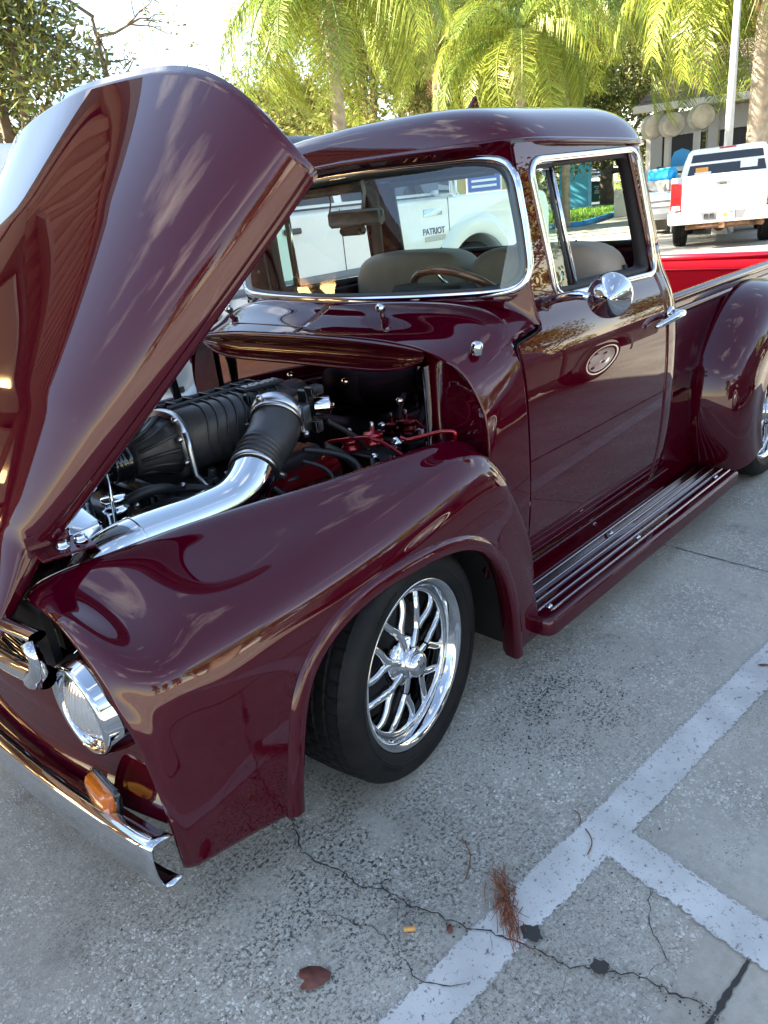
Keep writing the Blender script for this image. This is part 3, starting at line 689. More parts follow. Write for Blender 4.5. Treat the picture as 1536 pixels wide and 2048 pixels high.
# ---- wheels
def make_wheel(org, axis, name):
    ax = Vector(axis).normalized(); up = Vector((0, 0, 1)); u = up; w = ax.cross(u).normalized(); O = Vector(org)
    def P(r, a, h): return O+ax*h+(u*math.cos(a)+w*math.sin(a))*r
    rim = MB().lathe([(.205, -.215), (.212, -.16), (.214, -.10), (.217, -.05), (.221, -.022), (.2255, -.0155), (.2265, -.0115), (.236, -.004), (.2445, .0005), (.2485, .001), (.2505, -.003), (.2495, -.010), (.247, -.012)], O, ax, 96)
    rim.lathe([(.2185, -.040), (.214, -.034), (.208, -.034), (.203, -.040), (.202, -.062), (.206, -.08)], O, ax, 96)
    wh = rim.build(name, 'chrome', truck)
    # tyre: ribbed tread with sipes
    prof = [(.247, -.012), (.252, .002), (.262, .0085), (.275, .0125), (.2765, .0150), (.279, .0150), (.2805, .0135), (.296, .015), (.312, .013), (.323, .007), (.332, -.003), (.3385, -.014), (.3422, -.024)]
    tw0, tw1 = -.030, -.205
    hs = np.linspace(tw0, tw1, 45); gro = (-.064, -.100, -.136, -.172)
    for h in hs:
        crown = .3450-.55*(h-(tw0+tw1)/2)**2; g = min(abs(h-x) for x in gro); prof.append((crown-(.007 if g < .0042 else 0), h))
    prof += [(.3425, -.212), (.332, -.232), (.312, -.246), (.28, -.246), (.25, -.232), (.235, -.22)]
    NT = 288; V = []; F = []; m_ = len(prof)
    for i, (r, h) in enumerate(prof):
        for k in range(NT):
            rr_ = r
            if tw1-.004 < h < tw0+.004 and (k+2*sum(h < g_ for g_ in gro)) % 6 == 0: rr_ -= .004
            if .330 < r < .3424 and k % 6 == 0: rr_ -= .002
            V.append(P(rr_, 2*math.pi*k/NT, h))
    for i in range(m_-1):
        for k in range(NT): F.append((i*NT+k, i*NT+(k+1) % NT, (i+1)*NT+(k+1) % NT, (i+1)*NT+k))
    mk('tyre', V, F, 'tyre', wh, auto=30)
    # raised marks on the sidewall
    mr = MB()
    random.seed(4)
    for grp in (0.3, 2.2, 4.1):
        a = grp
        for j in range(9):
            L = random.uniform(.018, .035); q = [P(rr_, a+t, .0155) for rr_, t in ((.286, 0), (.298, 0), (.298, L), (.286, L))]; q2 = [Vector(x)+ax*.0012 for x in q]
            mr.add(q+q2, [(4, 5, 6, 7), (0, 1, 5, 4), (1, 2, 6, 5), (2, 3, 7, 6), (3, 0, 4, 7)]); a += L+.022
    mr.build('sidewall_lettering', 'tyre', wh, smooth=False, kind='stuff')
    # five forked spokes
    def bar(pts, wd, th):
        n = len(pts); G = []
        cs = [(-1, -.35), (-.92, .35), (-.6, .85), (-.2, 1), (.2, 1), (.6, .85), (.92, .35), (1, -.35), (.7, -1), (-.7, -1)]
        for i in range(n):
            t = (Vector(pts[min(i+1, n-1)])-Vector(pts[max(i-1, 0)])).normalized(); sd = t.cross(ax).normalized(); nn = sd.cross(t).normalized()
            if nn.dot(ax) < 0: nn = -nn
            G.append([tuple(Vector(pts[i])+sd*(a*wd[i])+nn*(b*th[i])) for a, b in cs])
        return G
    for k in range(7):
        a0 = 2*math.pi*k/7+.20; sm = MB()
        st = [P(r, a0, h) for r, h in ((.030, -.040), (.06, -.038), (.09, -.040), (.118, -.045))]
        sm.grid(bar(st, [.0125, .012, .0115, .014], [.013, .012, .010, .011]), closed_v=True)
        for sg in (-1, 1):
            pr_ = [(.098, .035, -.042), (.120, .105, -.044), (.142, .185, -.043), (.168, .24, -.044), (.194, .255, -.05), (.212, .235, -.060)]
            pts = spl([tuple(P(r, a0+sg*d, h)) for r, d, h in pr_], 14)
            sm.grid(bar([tuple(p) for p in pts], np.linspace(.0125, .0110, 14), np.linspace(.014, .012, 14)), closed_v=True)
        sm.build('spoke', 'chrome', wh)
    hub = MB().lathe([(.078, -.064), (.076, -.046), (.068, -.039), (.046, -.031), (.0455, -.020), (.043, -.018), (.040, -.018), (.0385, -.006), (.033, .006), (.022, .012), (.001, .014)], O, ax, 6*8)
    hub.build('hub_cap', 'chrome', wh)
    em = MB()
    for dx_ in (-.008, 0, .008): em.tube([tuple(P(.004, 0, .0137)+w*dx_-u*.006), tuple(P(.004, 0, .0137)+w*(dx_+.004)+u*.004)], .0018, 6)
    em.build('cap_emblem', 'black_gloss', wh)
    for k in range(6):
        a = 2*math.pi*(k+.5)/6+.26; MB().lathe([(.012, -.058), (.012, -.040), (.009, -.036), (.001, -.035)], P(.052, a, 0), ax, 6).build('lug_nut', 'chrome', wh)
    MB().lathe([(.150, -.115), (.150, -.13)], O, ax, 48).lathe([(.02, -.115), (.150, -.115)], O, ax, 48).build('brake_disc', 'dark_steel', wh)
    MB().lathe([(.206, -.15), (.02, -.15)], O, ax, 48).build('wheel_back', 'dark_under', wh)
    return wh
ST = .166
make_wheel((0, -.858, .345), (math.sin(ST), -math.cos(ST), 0), 'front_wheel')
make_wheel((0.0, .84, .345), (-math.sin(ST), math.cos(ST), 0), 'front_wheel')
make_wheel((2.794, -.87, .345), (0, -1, 0), 'rear_wheel')
MB().tube([(0, -.66, .33), (0, .66, .33)], .05, 12).box((0, 0, .30), (.16, 1.0, .12), .02).tube([(-.7, -.38, .36), (.6, -.38, .36), (3.5, -.38, .40)], .055, 8).tube([(-.7, .38, .36), (.6, .38, .36), (3.5, .38, .40)], .055, 8).box((1.2, 0, .33), (1.2, 1.4, .04)).build('chassis', 'dark_under', truck)

# ---- bed: sides with rolled rails, floor, tailgate
bed_z = 1.062
for sg in (1, -1):
    m_ = MB().box((2.79, -sg*.672, .78), (1.66, .012, .54), .003)
    bs = m_.build('bed_side', 'paint', truck, smooth=False)
    MB().box((2.79, -sg*.662, .78), (1.655, .006, .53)).build('bed_inner_side', 'bed_red', bs, smooth=False)
    pr = [(.022, .0), (.019, .013), (.01, .021), (0, .023), (-.012, .02), (-.022, .01), (-.024, -.006), (-.018, -.018), (0, -.02), (.016, -.016)]
    MB().grid([[(x, -sg*(.668)+a*-sg*1.2, bed_z-.02+b) for a, b in pr] for x in np.linspace(1.955, 3.62, 12)], closed_v=True).build('bed_rail', 'paint', bs)
    MB().grid([[(x, -sg*.680, .985+b) if abs(b) > .011 else (x, -sg*.690, .985+b) for b in (-.016, -.011, .0, .011, .016)] for x in (1.97, 3.6)]).build('bed_bead', 'paint', bs)
MB().box((1.962, 0, .78), (.014, 1.32, .54), .003).build('bed_front', 'paint', truck, smooth=False)
MB().box((2.79, 0, .60), (1.64, 1.31, .02)).build('bed_floor', 'bed_red', truck, smooth=False)
tg = MB().box((3.612, 0, .84), (.03, 1.30, .42), .006).build('tailgate', 'bed_red', truck, smooth=False)
MB().tube([(3.606, -.65, 1.045), (3.606, .65, 1.045)], .022, 12).build('tailgate_rail', 'bed_red', tg)
MB().tube([(3.592, -.64, .972), (3.592, .64, .972)], .006, 8).build('tailgate_bead', 'bed_red', tg)

for sg in (1, -1): MB().box((2.10, -sg*.690, .40), (.62, .014, .42), .004).build('bed_apron', 'paint', truck, smooth=False)
# ---- rear fenders: pontoons swept over the wheel
def rear_fender():
    cx, cz = 2.80, .36; G = []
    sec = [(.665, 1.0, 0), (.70, 1.0, -.006), (.76, .985, -.0), (.83, .945, 0), (.885, .88, 0), (.917, .79, 0), (.930, .68, 0), (.930, .575, 0), (.928, .51, 0), (.918, .50, 0), (.88, .50, 0)]
    for a in np.linspace(R(197), R(-10), 56):
        ca, sa = math.cos(a), math.sin(a)
        Rx = float(np.interp(math.degrees(a), (-10, 100, 150, 180, 197), (.62, .66, .70, .64, .56))); Rz = .655
        n = 2/2.15; ex = math.copysign(abs(ca)**n, ca)*Rx; ez = math.copysign(abs(sa)**n, sa)*Rz
        row = []
        for y, q, _ in sec:
            s = q if sa > -.2 else q
            zz = cz+ez*s; 
            row.append((cx+ex*s, -y, zz))
        G.append(row)
    C = np.array(G); S_ = Surf(C); return MB().grid(S_.grid(np.linspace(0, 1, 110), np.linspace(0, 1, 50)).tolist())
rfm = rear_fender(); both('rear_fender', rfm, 'paint', truck)
G = [[(2.80+.42*math.cos(a), y, .36+.42*math.sin(a)) for y in (-.91, -.66)] for a in np.linspace(R(200), R(-20), 30)]
both('rear_wheel_well', MB().grid(G), 'dark_under', truck)

# ---- nose: headlights, grille, lower panel, bumper
for sg in (1, -1):
    c_ = (-.812, -sg*.597, .583); ax = (-1, -sg*.04, -.02)
    bz = MB().lathe([(.140, -.125), (.138, -.085), (.130, -.045), (.120, -.012), (.116, .004), (.1135, .012), (.108, .016), (.102, .013), (.0985, .006), (.097, -.004), (.0945, -.006), (.094, -.02)], c_, ax, 64)
    b_ = bz.build('headlight_bezel', 'chrome', truck)
    A_ = Vector(ax).normalized(); e1 = Vector((0, 1, 0)); e1 = (e1-A_*e1.dot(A_)).normalized(); e2 = A_.cross(e1); G = []
    for r_ in np.linspace(.001, .0935, 24):
        row = []
        for t in np.linspace(0, 2*math.pi, 120, endpoint=False):
            yy, zz = r_*math.cos(t), r_*math.sin(t); h_ = .0265-3.7*r_*r_+.0011*math.cos(2*math.pi*yy/.011)*(1 if r_ < .086 else 0)
            row.append(tuple(Vector(c_)+A_*h_+e1*yy+e2*zz))
        G.append(row)
    MB().grid(G, closed_v=True).build('headlight_lens', 'lens_clear', b_)
    MB().lathe([(.093, -.012), (.085, -.030), (.06, -.055), (.03, -.07), (.001, -.074)], c_, ax, 48).build('headlight_reflector', 'reflector', b_)
    MB().lathe([(.011, -.07), (.011, -.03), (.006, -.022), (.001, -.021)], c_, ax, 12).build('bulb', 'chrome', b_)
    # amber turn signal under it
    tg_ = MB(); pl = roundpoly([(-.052, -.035, .02), (.052, -.040, .02), (.060, .02, .015), (-.045, .035, .015)], 5)
    tl = []
    for sc, h in ((1, .0), (1, .012), (.93, .024), (.75, .031), (.3, .034)):
        tl.append([(-.834-h-.0*a, -sg*(.655+a*sc), .405+b*sc) for a, b in pl])
    tg_.grid(tl, closed_v=True); tg_.F.append(tuple(len(tg_.V)-len(pl)+k for k in range(len(pl))))
    ts_ = tg_.build('turn_signal', 'amber', truck, auto=25)
    MB().grid([[(-.829+h, -sg*(.655+a*sc), .405+b*sc) for a, b in pl] for sc, h in ((1.12, 0), (1.14, -.012), (1.03, -.014))], closed_v=True).build('signal_housing', 'black_gloss', ts_)
# grille bar between the headlights and the dark opening over it
def barx(y): return -.885+.16*(abs(y)/.6)**2.5*.35
for zc, rz, rx, yy in ((.655, .030, .026, .52),):
    G = [[(barx(y)+rx*math.cos(a), y, zc+rz*math.sin(a)-.00) for a in np.linspace(0, 2*math.pi, 16, endpoint=False)] for y in np.linspace(-yy, yy, 40)]
    MB().grid(G, closed_v=True).build('grille_bar', 'chrome', truck)
G = [[(barx(y)-.004+.02*math.cos(a), y, .772+.012*math.sin(a)) for a in np.linspace(0, 2*math.pi, 12, endpoint=False)] for y in np.linspace(-.55, .55, 40)]
MB().grid(G, closed_v=True).build('grille_surround', 'chrome', truck)
for sg in (1, -1):
    MB().tube([(-.868, -sg*.55, .770), (-.862, -sg*.56, .73), (-.862, -sg*.545, .69), (-.865, -sg*.515, .66)], [.014, .016, .02, .026], 12).build('grille_corner', 'chrome', truck)
gmm = MB()
for k in range(7): 
    z = .685+k*.0125; gmm.box((-.845, 0, z), (.03, .98, .004))
gmm.build('grille_mesh', 'black_gloss', truck, smooth=False)
MB().box((-.79, 0, .69), (.02, .92, .20)).build('grille_backing', 'dark_under', truck, smooth=False)
# lower painted panel, dark slot, chrome bumper with curled ends
G = []
for y in np.linspace(-.80, .80, 50):
    e = (abs(y)/.80)**2.4; x0 = -.852+.105*e
    G.append([(x0+.09, y, .62), (x0+.075, y, .58), (x0+.055, y, .53), (x0+.030, y, .475), (x0+.008, y, .425), (x0-.006, y, .375), (x0-.03, y, .352), (x0-.032, y, .345), (x0+.0, y, .335), (x0+.05, y, .29)])
MB().grid(G).build('lower_panel', 'paint', truck)
G = []
for y in np.linspace(-.865, .865, 70):
    e = abs(y)/.865; x0 = -.930+.078*e**1.8+.006*max(0, e-.95)/.05
    G.append([(x0+.050, y, .362), (x0+.024, y, .371), (x0+.005, y, .371), (x0, y, .364), (x0-.003, y, .335), (x0-.003, y, .30), (x0+.002, y, .268), (x0+.008, y, .255), (x0+.022, y, .249), (x0+.045, y, .254)])
bmp = MB().grid(G).build('front_bumper', 'chrome', truck); solidify(bmp, .005, -1)
for y in ():
    MB().lathe([(.016, 0), (.015, .006), (.008, .011), (.001, .012)], (-.955+.095*(abs(y)/.865)**2.0-.002, y, .315), (-1, 0, 0), 16).build('bumper_bolt', 'chrome', bmp)
for y in (-.36, .36): MB().box((-.82, y, .30), (.16, .05, .05), .005).build('bumper_bracket', 'dark_under', truck, smooth=False)

# ---- wiper posts and washer jet on the cowl
for yy in (-.315, .56):
    z0 = 1.165 if yy < 0 else 1.15
    w_ = MB().tube([(.548, yy, z0+.02), (.540, yy-.004, z0+.065)], [.010, .008], 12).build('wiper_post', 'paint', truck)
    MB().lathe([(.014, -.012), (.0155, 0), (.0155, .018), (.011, .026), (.001, .028)], (.538, yy-.004, z0+.068), (-.6, -.45, .3), 20).build('post_knob', 'chrome', w_)
MB().lathe([(.019, 0), (.019, .02), (.016, .032), (.008, .037), (.001, .038)], (.500, -.735, 1.118), (-.15, -.35, 1), 20).build('washer_jet', 'chrome', truck)
# small fold lines on the cowl
for pts in (((.475, .45, 1.180), (.455, 0, 1.179), (.475, -.40, 1.171), (.50, -.56, 1.165), (.50, -.70, 1.125)),):
    pp = spl(pts, 40); MB().tube([tuple(p) for p in pp], .0022, 6).build('cowl_seam', 'black_gloss', truck)

# ---- cab interior
MB().box((1.15, 0, .42), (1.2, 1.4, .02)).box((.56, 0, .80), (.02, 1.4, .70)).build('cab_floor', 'interior_dark', truck, smooth=False)
dg = MB(); G = []
for y in np.linspace(-.71, .71, 30):
    e = (abs(y)/.74)**2*.07; G.append([(.645+e, y, 1.232), (.74+e, y, 1.245), (.80+e, y, 1.238), (.83+e, y, 1.21), (.835+e, y, 1.10), (.80+e, y, .95)])
dg.grid(G).build('dashboard', 'paint', truck)
def cushion(name, c, d, m, parent, sx=5, e=.35):
    """pillow-like block: superellipsoid"""
    V = []; F = []; nu, nv = 18, 36
    def pw(v, p): return math.copysign(abs(v)**p, v)
    for i in range(nu+1):
        a = -math.pi/2+math.pi*i/nu
        for j in range(nv):
            b = 2*math.pi*j/nv; V.append((c[0]+d[0]/2*pw(math.cos(a), e)*pw(math.cos(b), e), c[1]+d[1]/2*pw(math.cos(a), e)*pw(math.sin(b), e), c[2]+d[2]/2*pw(math.sin(a), e)))
    for i in range(nu):
        for j in range(nv): F.append((i*nv+j, i*nv+(j+1) % nv, (i+1)*nv+(j+1) % nv, (i+1)*nv+j))
    return mk(name, V, F, m, parent)
seat = cushion('bench_seat', (1.22, 0, .80), (.56, 1.34, .20), 'seat_tan', truck, e=.4)
for yc, wd in ((-.345, .69), (.345, .69)):
    cushion('seat_back', (1.48, yc, 1.055), (.26, wd, .57), 'seat_tan', seat, e=.45)
    for q in (-.14, .14):
        G = [(1.50-.121, yc+q, .86), (1.50-.123, yc+q, 1.1), (1.50-.10, yc+q, 1.28), (1.50, yc+q, 1.342)]
        MB().tube([tuple(p) for p in spl(G, 12)], .004, 6).build('seat_piping', 'interior_dark', seat)
cushion('armrest', (1.38, 0, 1.0), (.30, .16, .20), 'interior_dark', seat, e=.35)
sc = Vector((.935, -.36, 1.200)); sax = Vector((.62, 0, .78)).normalized(); su = Vector((0, 1, 0)); sw_ = sax.cross(su)
ringp = [tuple(sc+(su*math.cos(t)+sw_*math.sin(t))*.198) for t in np.linspace(0, 2*math.pi, 64, endpoint=False)]
stw = MB().tube(ringp, .0135, 12, closed=True).build('steering_wheel', 'wood_brown', truck)
spk = MB()
for t in (R(90), R(210), R(330)): spk.tube([tuple(sc-sax*.02), tuple(sc+(su*math.cos(t)+sw_*math.sin(t))*.19)], [.012, .007], 8)
spk.lathe([(.05, -.04), (.045, -.015), (.03, -.004), (.001, 0)], sc, sax, 24); spk.build('wheel_spokes', 'chrome', stw)
MB().tube([tuple(sc-sax*.03), tuple(sc-sax*.42)], [.028, .035], 12).build('steering_column', 'paint', stw)
MB().box((.765, -.36, 1.245), (.13, .36, .07), .03).build('gauge_hood', 'interior_dark', truck)
# rear-view mirror and phone-cam lead under the header
mv = MB().box((.845, .07, 1.515), (.035, .25, .062), .012, Matrix.Rotation(R(12), 3, 'Z')).tube([(.84, .02, 1.545), (.835, .0, 1.60), (.83, -.0, 1.655)], .007, 8).build('inside_mirror', 'grey_plastic', truck)
MB().box((.852, .10, 1.470), (.05, .12, .035), .012).build('mirror_cam', 'black_plastic', mv)
for yc in (-.36, .36):
    MB().box((.90, yc, 1.625), (.15, .46, .018), .008, Matrix.Rotation(R(-14), 3, 'Y')).build('sun_visor', 'headliner', truck)
MB().tube([tuple(p) for p in spl([(.80, .30, 1.64), (.81, .18, 1.62), (.80, .15, 1.58), (.80, .17, 1.53)], 14)], .003, 6).build('camera_lead', 'black_rubber', truck)
# sticker low in the corner of the screen, lock knob on the door sill
MB().tube([onbody(1.51, 1.20, .06), onbody(1.51, 1.245, .06)], [.005, .009], 10).build('lock_knob', 'black_plastic', door_l)

# ================================================================ engine bay
eng = MB()
# block and far valve cover make the body of the engine; the rest are its pieces
G_ = MB().box((-.02, 0, .62), (.74, .44, .36), .04)
engine = G_.build('engine', 'black_plastic', truck)
for sg in (1, -1):
    vcv = MB().box((.02, -sg*.255, .735), (.56, .15, .10), .03, Matrix.Rotation(-sg*R(32), 3, 'X')); vcv.build('valve_cover', 'candy_red', engine)
# supercharger: lobed case with ribs, tapered nose and pulley
def axial(prof, org, n=40, fl=1.0):
    m_ = MB(); rows = []
    for x, ry, rz, dz in prof:
        rows.append([(x, org[0]+ry*math.copysign(abs(math.cos(t))**.75, math.cos(t)), org[1]+dz+rz*math.copysign(abs(math.sin(t))**.75, math.sin(t))) for t in np.linspace(0, 2*math.pi, n, endpoint=False)])
    m_.grid(rows, closed_v=True); m_.F.append(tuple(range(n))[::-1]); m_.F.append(tuple(len(m_.V)-n+k for k in range(n))); return m_
SC = (-.045, .938)
axial([(-.165, .095, .088, 0), (-.16, .108, .098, 0), (.24, .108, .098, 0), (.27, .09, .085, 0), (.36, .07, .07, .01)], SC).build('supercharger_case', 'black_powder', engine)
for k in range(9):
    x = -.10+k*.036
    G = [(x+.03*abs(math.sin(t)), SC[0]+.1115*math.copysign(abs(math.cos(t))**.75, math.cos(t)), SC[1]+.1015*math.copysign(abs(math.sin(t))**.75, math.sin(t))) for t in np.linspace(R(35), R(205), 22)]
    MB().tube(G, .0035, 6).build('case_rib', 'black_powder', engine)
for y in (-.01, .045): MB().box((.03, SC[0]+y+.02, SC[1]+.103), (.36, .010, .014), .003).build('case_rail', 'black_powder', engine)
for k in range(6): MB().box((-.12+k*.062, SC[0]+.037, SC[1]+.105), (.008, .06, .016), .002).build('case_web', 'black_powder', engine)
axial([(-.185, .117, .106, 0), (-.162, .117, .106, 0)], SC).build('front_flange', 'cast_alu', engine)
axial([(-.31, .048, .048, -.012), (-.27, .052, .052, -.010), (-.22, .078, .074, -.004), (-.186, .098, .09, 0)], SC).build('drive_nose', 'black_powder', engine)
for t in np.linspace(0, 2*math.pi, 12, endpoint=False):
    MB().tube([(-.30, SC[0]+.05*math.cos(t), SC[1]-.012+.05*math.sin(t)), (-.24, SC[0]+.068*math.cos(t), SC[1]-.006+.066*math.sin(t)), (-.19, SC[0]+.10*math.cos(t), SC[1]+.092*math.sin(t))], .006, 6).build('nose_rib', 'black_powder', engine)
pu = MB().lathe([(.012, .075), (.03, .075), (.050, .07), (.054, .066), (.054, .060), (.050, .056), (.050, .052), (.054, .048), (.050, .044), (.050, .04), (.054, .036), (.050, .032), (.054, .028), (.057, .02), (.057, .01), (.03, .0)], (-.312, SC[0], SC[1]-.012), (-1, 0, 0), 40, True)
pu.build('drive_pulley', 'black_gloss', engine)
for k in range(6):
    t = 2*math.pi*k/6; MB().lathe([(.006, 0), (.006, .006), (.001, .008)], (-.387, SC[0]+.022*math.cos(t), SC[1]-.012+.022*math.sin(t)), (-1, 0, 0), 8).build('pulley_bolt', 'black_plastic', engine)
for y_, z_ in ((-.095, .09), (.095, .09), (-.112, -.04), (.112, -.04), (-.10, .03)):
    MB().lathe([(.010, 0), (.010, .012), (.005, .014), (.001, .014)], (-.186, SC[0]+y_, SC[1]+z_), (-1, 0, 0), 10).build('flange_bolt', 'steel', engine)
# clamp strap and foot
MB().tube([(-.175, SC[0]-.112, SC[1]+.05), (-.178, SC[0]-.125, SC[1]), (-.178, SC[0]-.13, SC[1]-.08), (-.165, SC[0]-.15, SC[1]-.115), (-.135, SC[0]-.165, SC[1]-.118)], .010, 8).build('case_strap', 'cast_alu', engine)
# raised lettering plate on the case
lp_c = Vector((.175, SC[0]-.035, SC[1]+.104))
MB().box(lp_c, (.155, .058, .012), .003, Matrix.Rotation(R(-4), 3, 'Z')).build('name_plate', 'black_plastic', engine)
text_mesh('ROUSH', .040, .0015, frame(lp_c+Vector((0, 0, .0075)), (1, -.04, 0), (0.04, 1, 0)), 'plate_lettering', 'letter_grey', engine, bold=.0012)
# inlet plenum bending over to the throttle body
pl_ = spl([(.25, -.02, .925), (.26, -.05, .938), (.225, -.12, .940), (.16, -.19, .955), (.115, -.23, .968)], 20)
MB().tube([tuple(p) for p in pl_], np.linspace(.080, .074, 20), 22).build('inlet_plenum', 'black_powder', engine)
MB().box((.15, -.15, 1.018), (.10, .18, .016), .006, Matrix.Rotation(R(25), 3, 'Z')).box((.09, -.13, 1.015), (.03, .035, .05), .006).build('plenum_bracket', 'black_plastic', engine)
tbc = Vector((.085, -.265, .968)); tba = Vector((-.58, -.42, -.34)).normalized()
tb = MB().lathe([(.080, -.035), (.086, -.032), (.086, .0), (.080, .003)], tbc, tba, 28, True).box(tbc+Vector((.015, .06, .055)), (.035, .06, .03), .006).box(tbc+Vector((.06, -.055, .0)), (.05, .05, .09), .008)
tb.build('throttle_body', 'cast_alu', engine)
for q in ((.05, .07, .05), (-.05, -.0, .085), (.05, -.075, -.045), (-.02, .09, .0)): MB().lathe([(.010, 0), (.010, .014), (.005, .016), (.001, .016)], tbc+Vector(q), tba, 8).build('throttle_bolt', 'steel', engine)
mc_ = tbc+Vector((.085, -.055, .03)); MB().box(mc_, (.035, .05, .11), .006).build('motor_cover', 'black_plastic', engine)
MB().lathe([(.030, .0), (.030, .045), (.028, .048), (.010, .049), (.010, .058), (.001, .06)], mc_+Vector((.015, -.02, -.005)), (.7, -.7, 0), 24).build('throttle_motor', 'polished_alu', engine)
MB().box(mc_+Vector((.01, -.03, .05)), (.05, .04, .03), .005).build('motor_plug', 'black_plastic', engine); MB().box(mc_+Vector((0, -.03, -.06)), (.03, .04, .04), .005).build('motor_plug', 'black_plastic', engine)
# black rubber inlet duct with bellows, clamps, polished tube down to the front
duct = spl([tuple(tbc+tba*.0), tuple(tbc+tba*.06), (-.055, -.345, .905), (-.115, -.385, .880)], 26)
rad = []
for i in range(26):
    t = i/25; rad.append(np.interp(t, (0, .15, .55, .62, 1), (.083, .080, .072, .067, .064))+(.0055*max(0, math.sin((t-.60)*math.pi*2*10)) if t > .60 and t < .95 else 0))
dd = spl([tuple(p) for p in duct], 110); rr2 = np.interp(np.linspace(0, 1, 110), np.linspace(0, 1, 26), [np.interp(i/25, (0, .15, .55, .62, 1), (.080, .078, .073, .069, .068)) for i in range(26)])
rr2 = [r+(.006*max(0, math.sin((i/109-.62)/.33*math.pi*2*4)) if .62 < i/109 < .95 else 0) for i, r in enumerate(rr2)]
MB().tube([tuple(p) for p in dd], rr2, 30).build('inlet_duct', 'black_powder', engine)
def clamp(c, a, r, sub='hose_clamp'):
    m_ = MB().lathe([(r, -.008), (r+.003, -.008), (r+.003, .008), (r, .008)], c, a, 32)
    side = Vector(a).cross(Vector((0, 0, 1))).normalized(); m_.box(Vector(c)-side*(-r-.006)*1.0, (.022, .014, .014), .003); return m_.build(sub, 'steel', engine)
d0 = Vector(dd[-1]); d1 = (Vector(dd[-1])-Vector(dd[-6])).normalized(); clamp(d0-d1*.006, d1, .071)
clamp(tbc+tba*.014, tba, .082)
tube_c = spl([tuple(d0-d1*.01), (-.165, -.408, .853), (-.215, -.418, .835), (-.30, -.424, .828), (-.42, -.430, .832), (-.52, -.436, .838), (-.585, -.44, .834), (-.635, -.43, .808), (-.66, -.41, .765)], 60)
MB().tube([tuple(p) for p in tube_c], .067, 36).build('intake_tube', 'polished_alu', engine)
i0 = 43; clamp_c = Vector(tube_c[i0]); MB().lathe([(.067, -.003), (.0697, 0), (.067, .003)], clamp_c, Vector(tube_c[i0+1])-Vector(tube_c[i0-1]), 36).build('tube_bead', 'polished_alu', engine)
# hoses and cables
def hose(pts, r, m='black_rubber', nm='hose', n=30): return MB().tube([tuple(p) for p in spl(pts, n)], r, 10).build(nm, m, engine)
hose([(.14, -.24, .92), (.06, -.235, .935), (-.02, -.24, .915), (-.06, -.262, .88), (-.035, -.30, .82), (.0, -.33, .77), (.04, -.345, .73)], .0105)
hose([(.10, -.24, .86), (-.06, -.22, .82), (-.17, -.20, .80), (-.20, -.235, .79), (-.13, -.27, .775), (.02, -.30, .78), (.1, -.31, .78)], .009)
hose([(.08, -.26, .84), (-.04, -.24, .80), (-.15, -.235, .775), (-.16, -.26, .765), (-.05, -.30, .755)], .008)
hose([(.20, -.34, .86), (.27, -.36, .80), (.30, -.37, .75), (.26, -.42, .74), (.33, -.50, .755), (.40, -.52, .77)], .013)
hose([(.26, -.30, .92), (.33, -.33, .86), (.37, -.36, .80), (.37, -.38, .74)], .009)
hose([(-.30, .06, .90), (-.40, .03, .88), (-.46, -.02, .83), (-.42, -.08, .78)], .012)
hose([(-.28, -.13, .80), (-.36, -.18, .76), (-.43, -.21, .74), (-.47, -.22, .71)], .024)
hose([(-.20, .10, .86), (-.34, .12, .84), (-.48, .10, .80), (-.55, .05, .74)], .022)
hose([(-.16, -.20, .74), (-.22, -.26, .72), (-.30, -.28, .68)], .030)
hose([(-.34, -.14, .86), (-.33, -.13, .80), (-.335, -.12, .70)], .012); hose([(-.30, -.01, .90), (-.31, -.0, .80), (-.31, -.0, .70)], .014)
# belt pulleys, alternator with fins, front covers
for (c_, r_) in (((-.33, .10, .78), .055), ((-.33, -.10, .73), .05), ((-.34, .0, .66), .075), ((-.33, .14, .90), .04)):
    MB().lathe([(r_, -.015), (r_, .0), (r_*.9, .004), (r_*.9, .010), (r_, .014), (r_, .02), (r_*.5, .024), (.01, .026)], c_, (-1, 0, 0), 28, True).build('belt_pulley', 'black_plastic', engine)
alt = MB()
for k in range(14):
    alt.lathe([(.062, -.05+k*.009), (.070, -.049+k*.009), (.070, -.045+k*.009), (.062, -.044+k*.009)], (-.21, -.235, .705), (-.9, -.3, .1), 26)
alt.lathe([(.03, .095), (.062, .082), (.062, -.06), (.02, -.07)], (-.21, -.235, .705), (-.9, -.3, .1), 26); alt.build('alternator', 'black_plastic', engine)
for c_, d_ in (((-.26, .17, .80), (.14, .10, .12)), ((-.30, -.02, .80), (.06, .30, .10)), ((-.10, .22, .80), (.4, .1, .1)), ((.10, -.20, .80), (.36, .08, .06)), ((-.05, -.245, .79), (.10, .05, .05)), ((.12, .10, .86), (.3, .12, .1))):
    MB().box(c_, d_, .015).build('front_cover', 'black_plastic', engine)
for k in range(4):
    MB().box((.12-k*.09, -.21, .835), (.025, .05, .03), .005).lathe([(.012, 0), (.012, .03), (.008, .035)], (.12-k*.09, -.215, .845), (0, -.3, 1), 10).build('injector', 'black_plastic', engine)
for p in ((-.16, -.275, .745), (-.05, -.20, .78), (.02, -.215, .81), (-.24, .03, .93), (-.36, -.05, .80)):
    MB().lathe([(.008, 0), (.008, .008), (.003, .010), (.001, .010)], p, (-.3, -.3, .9), 8).build('hex_bolt', 'steel', engine)
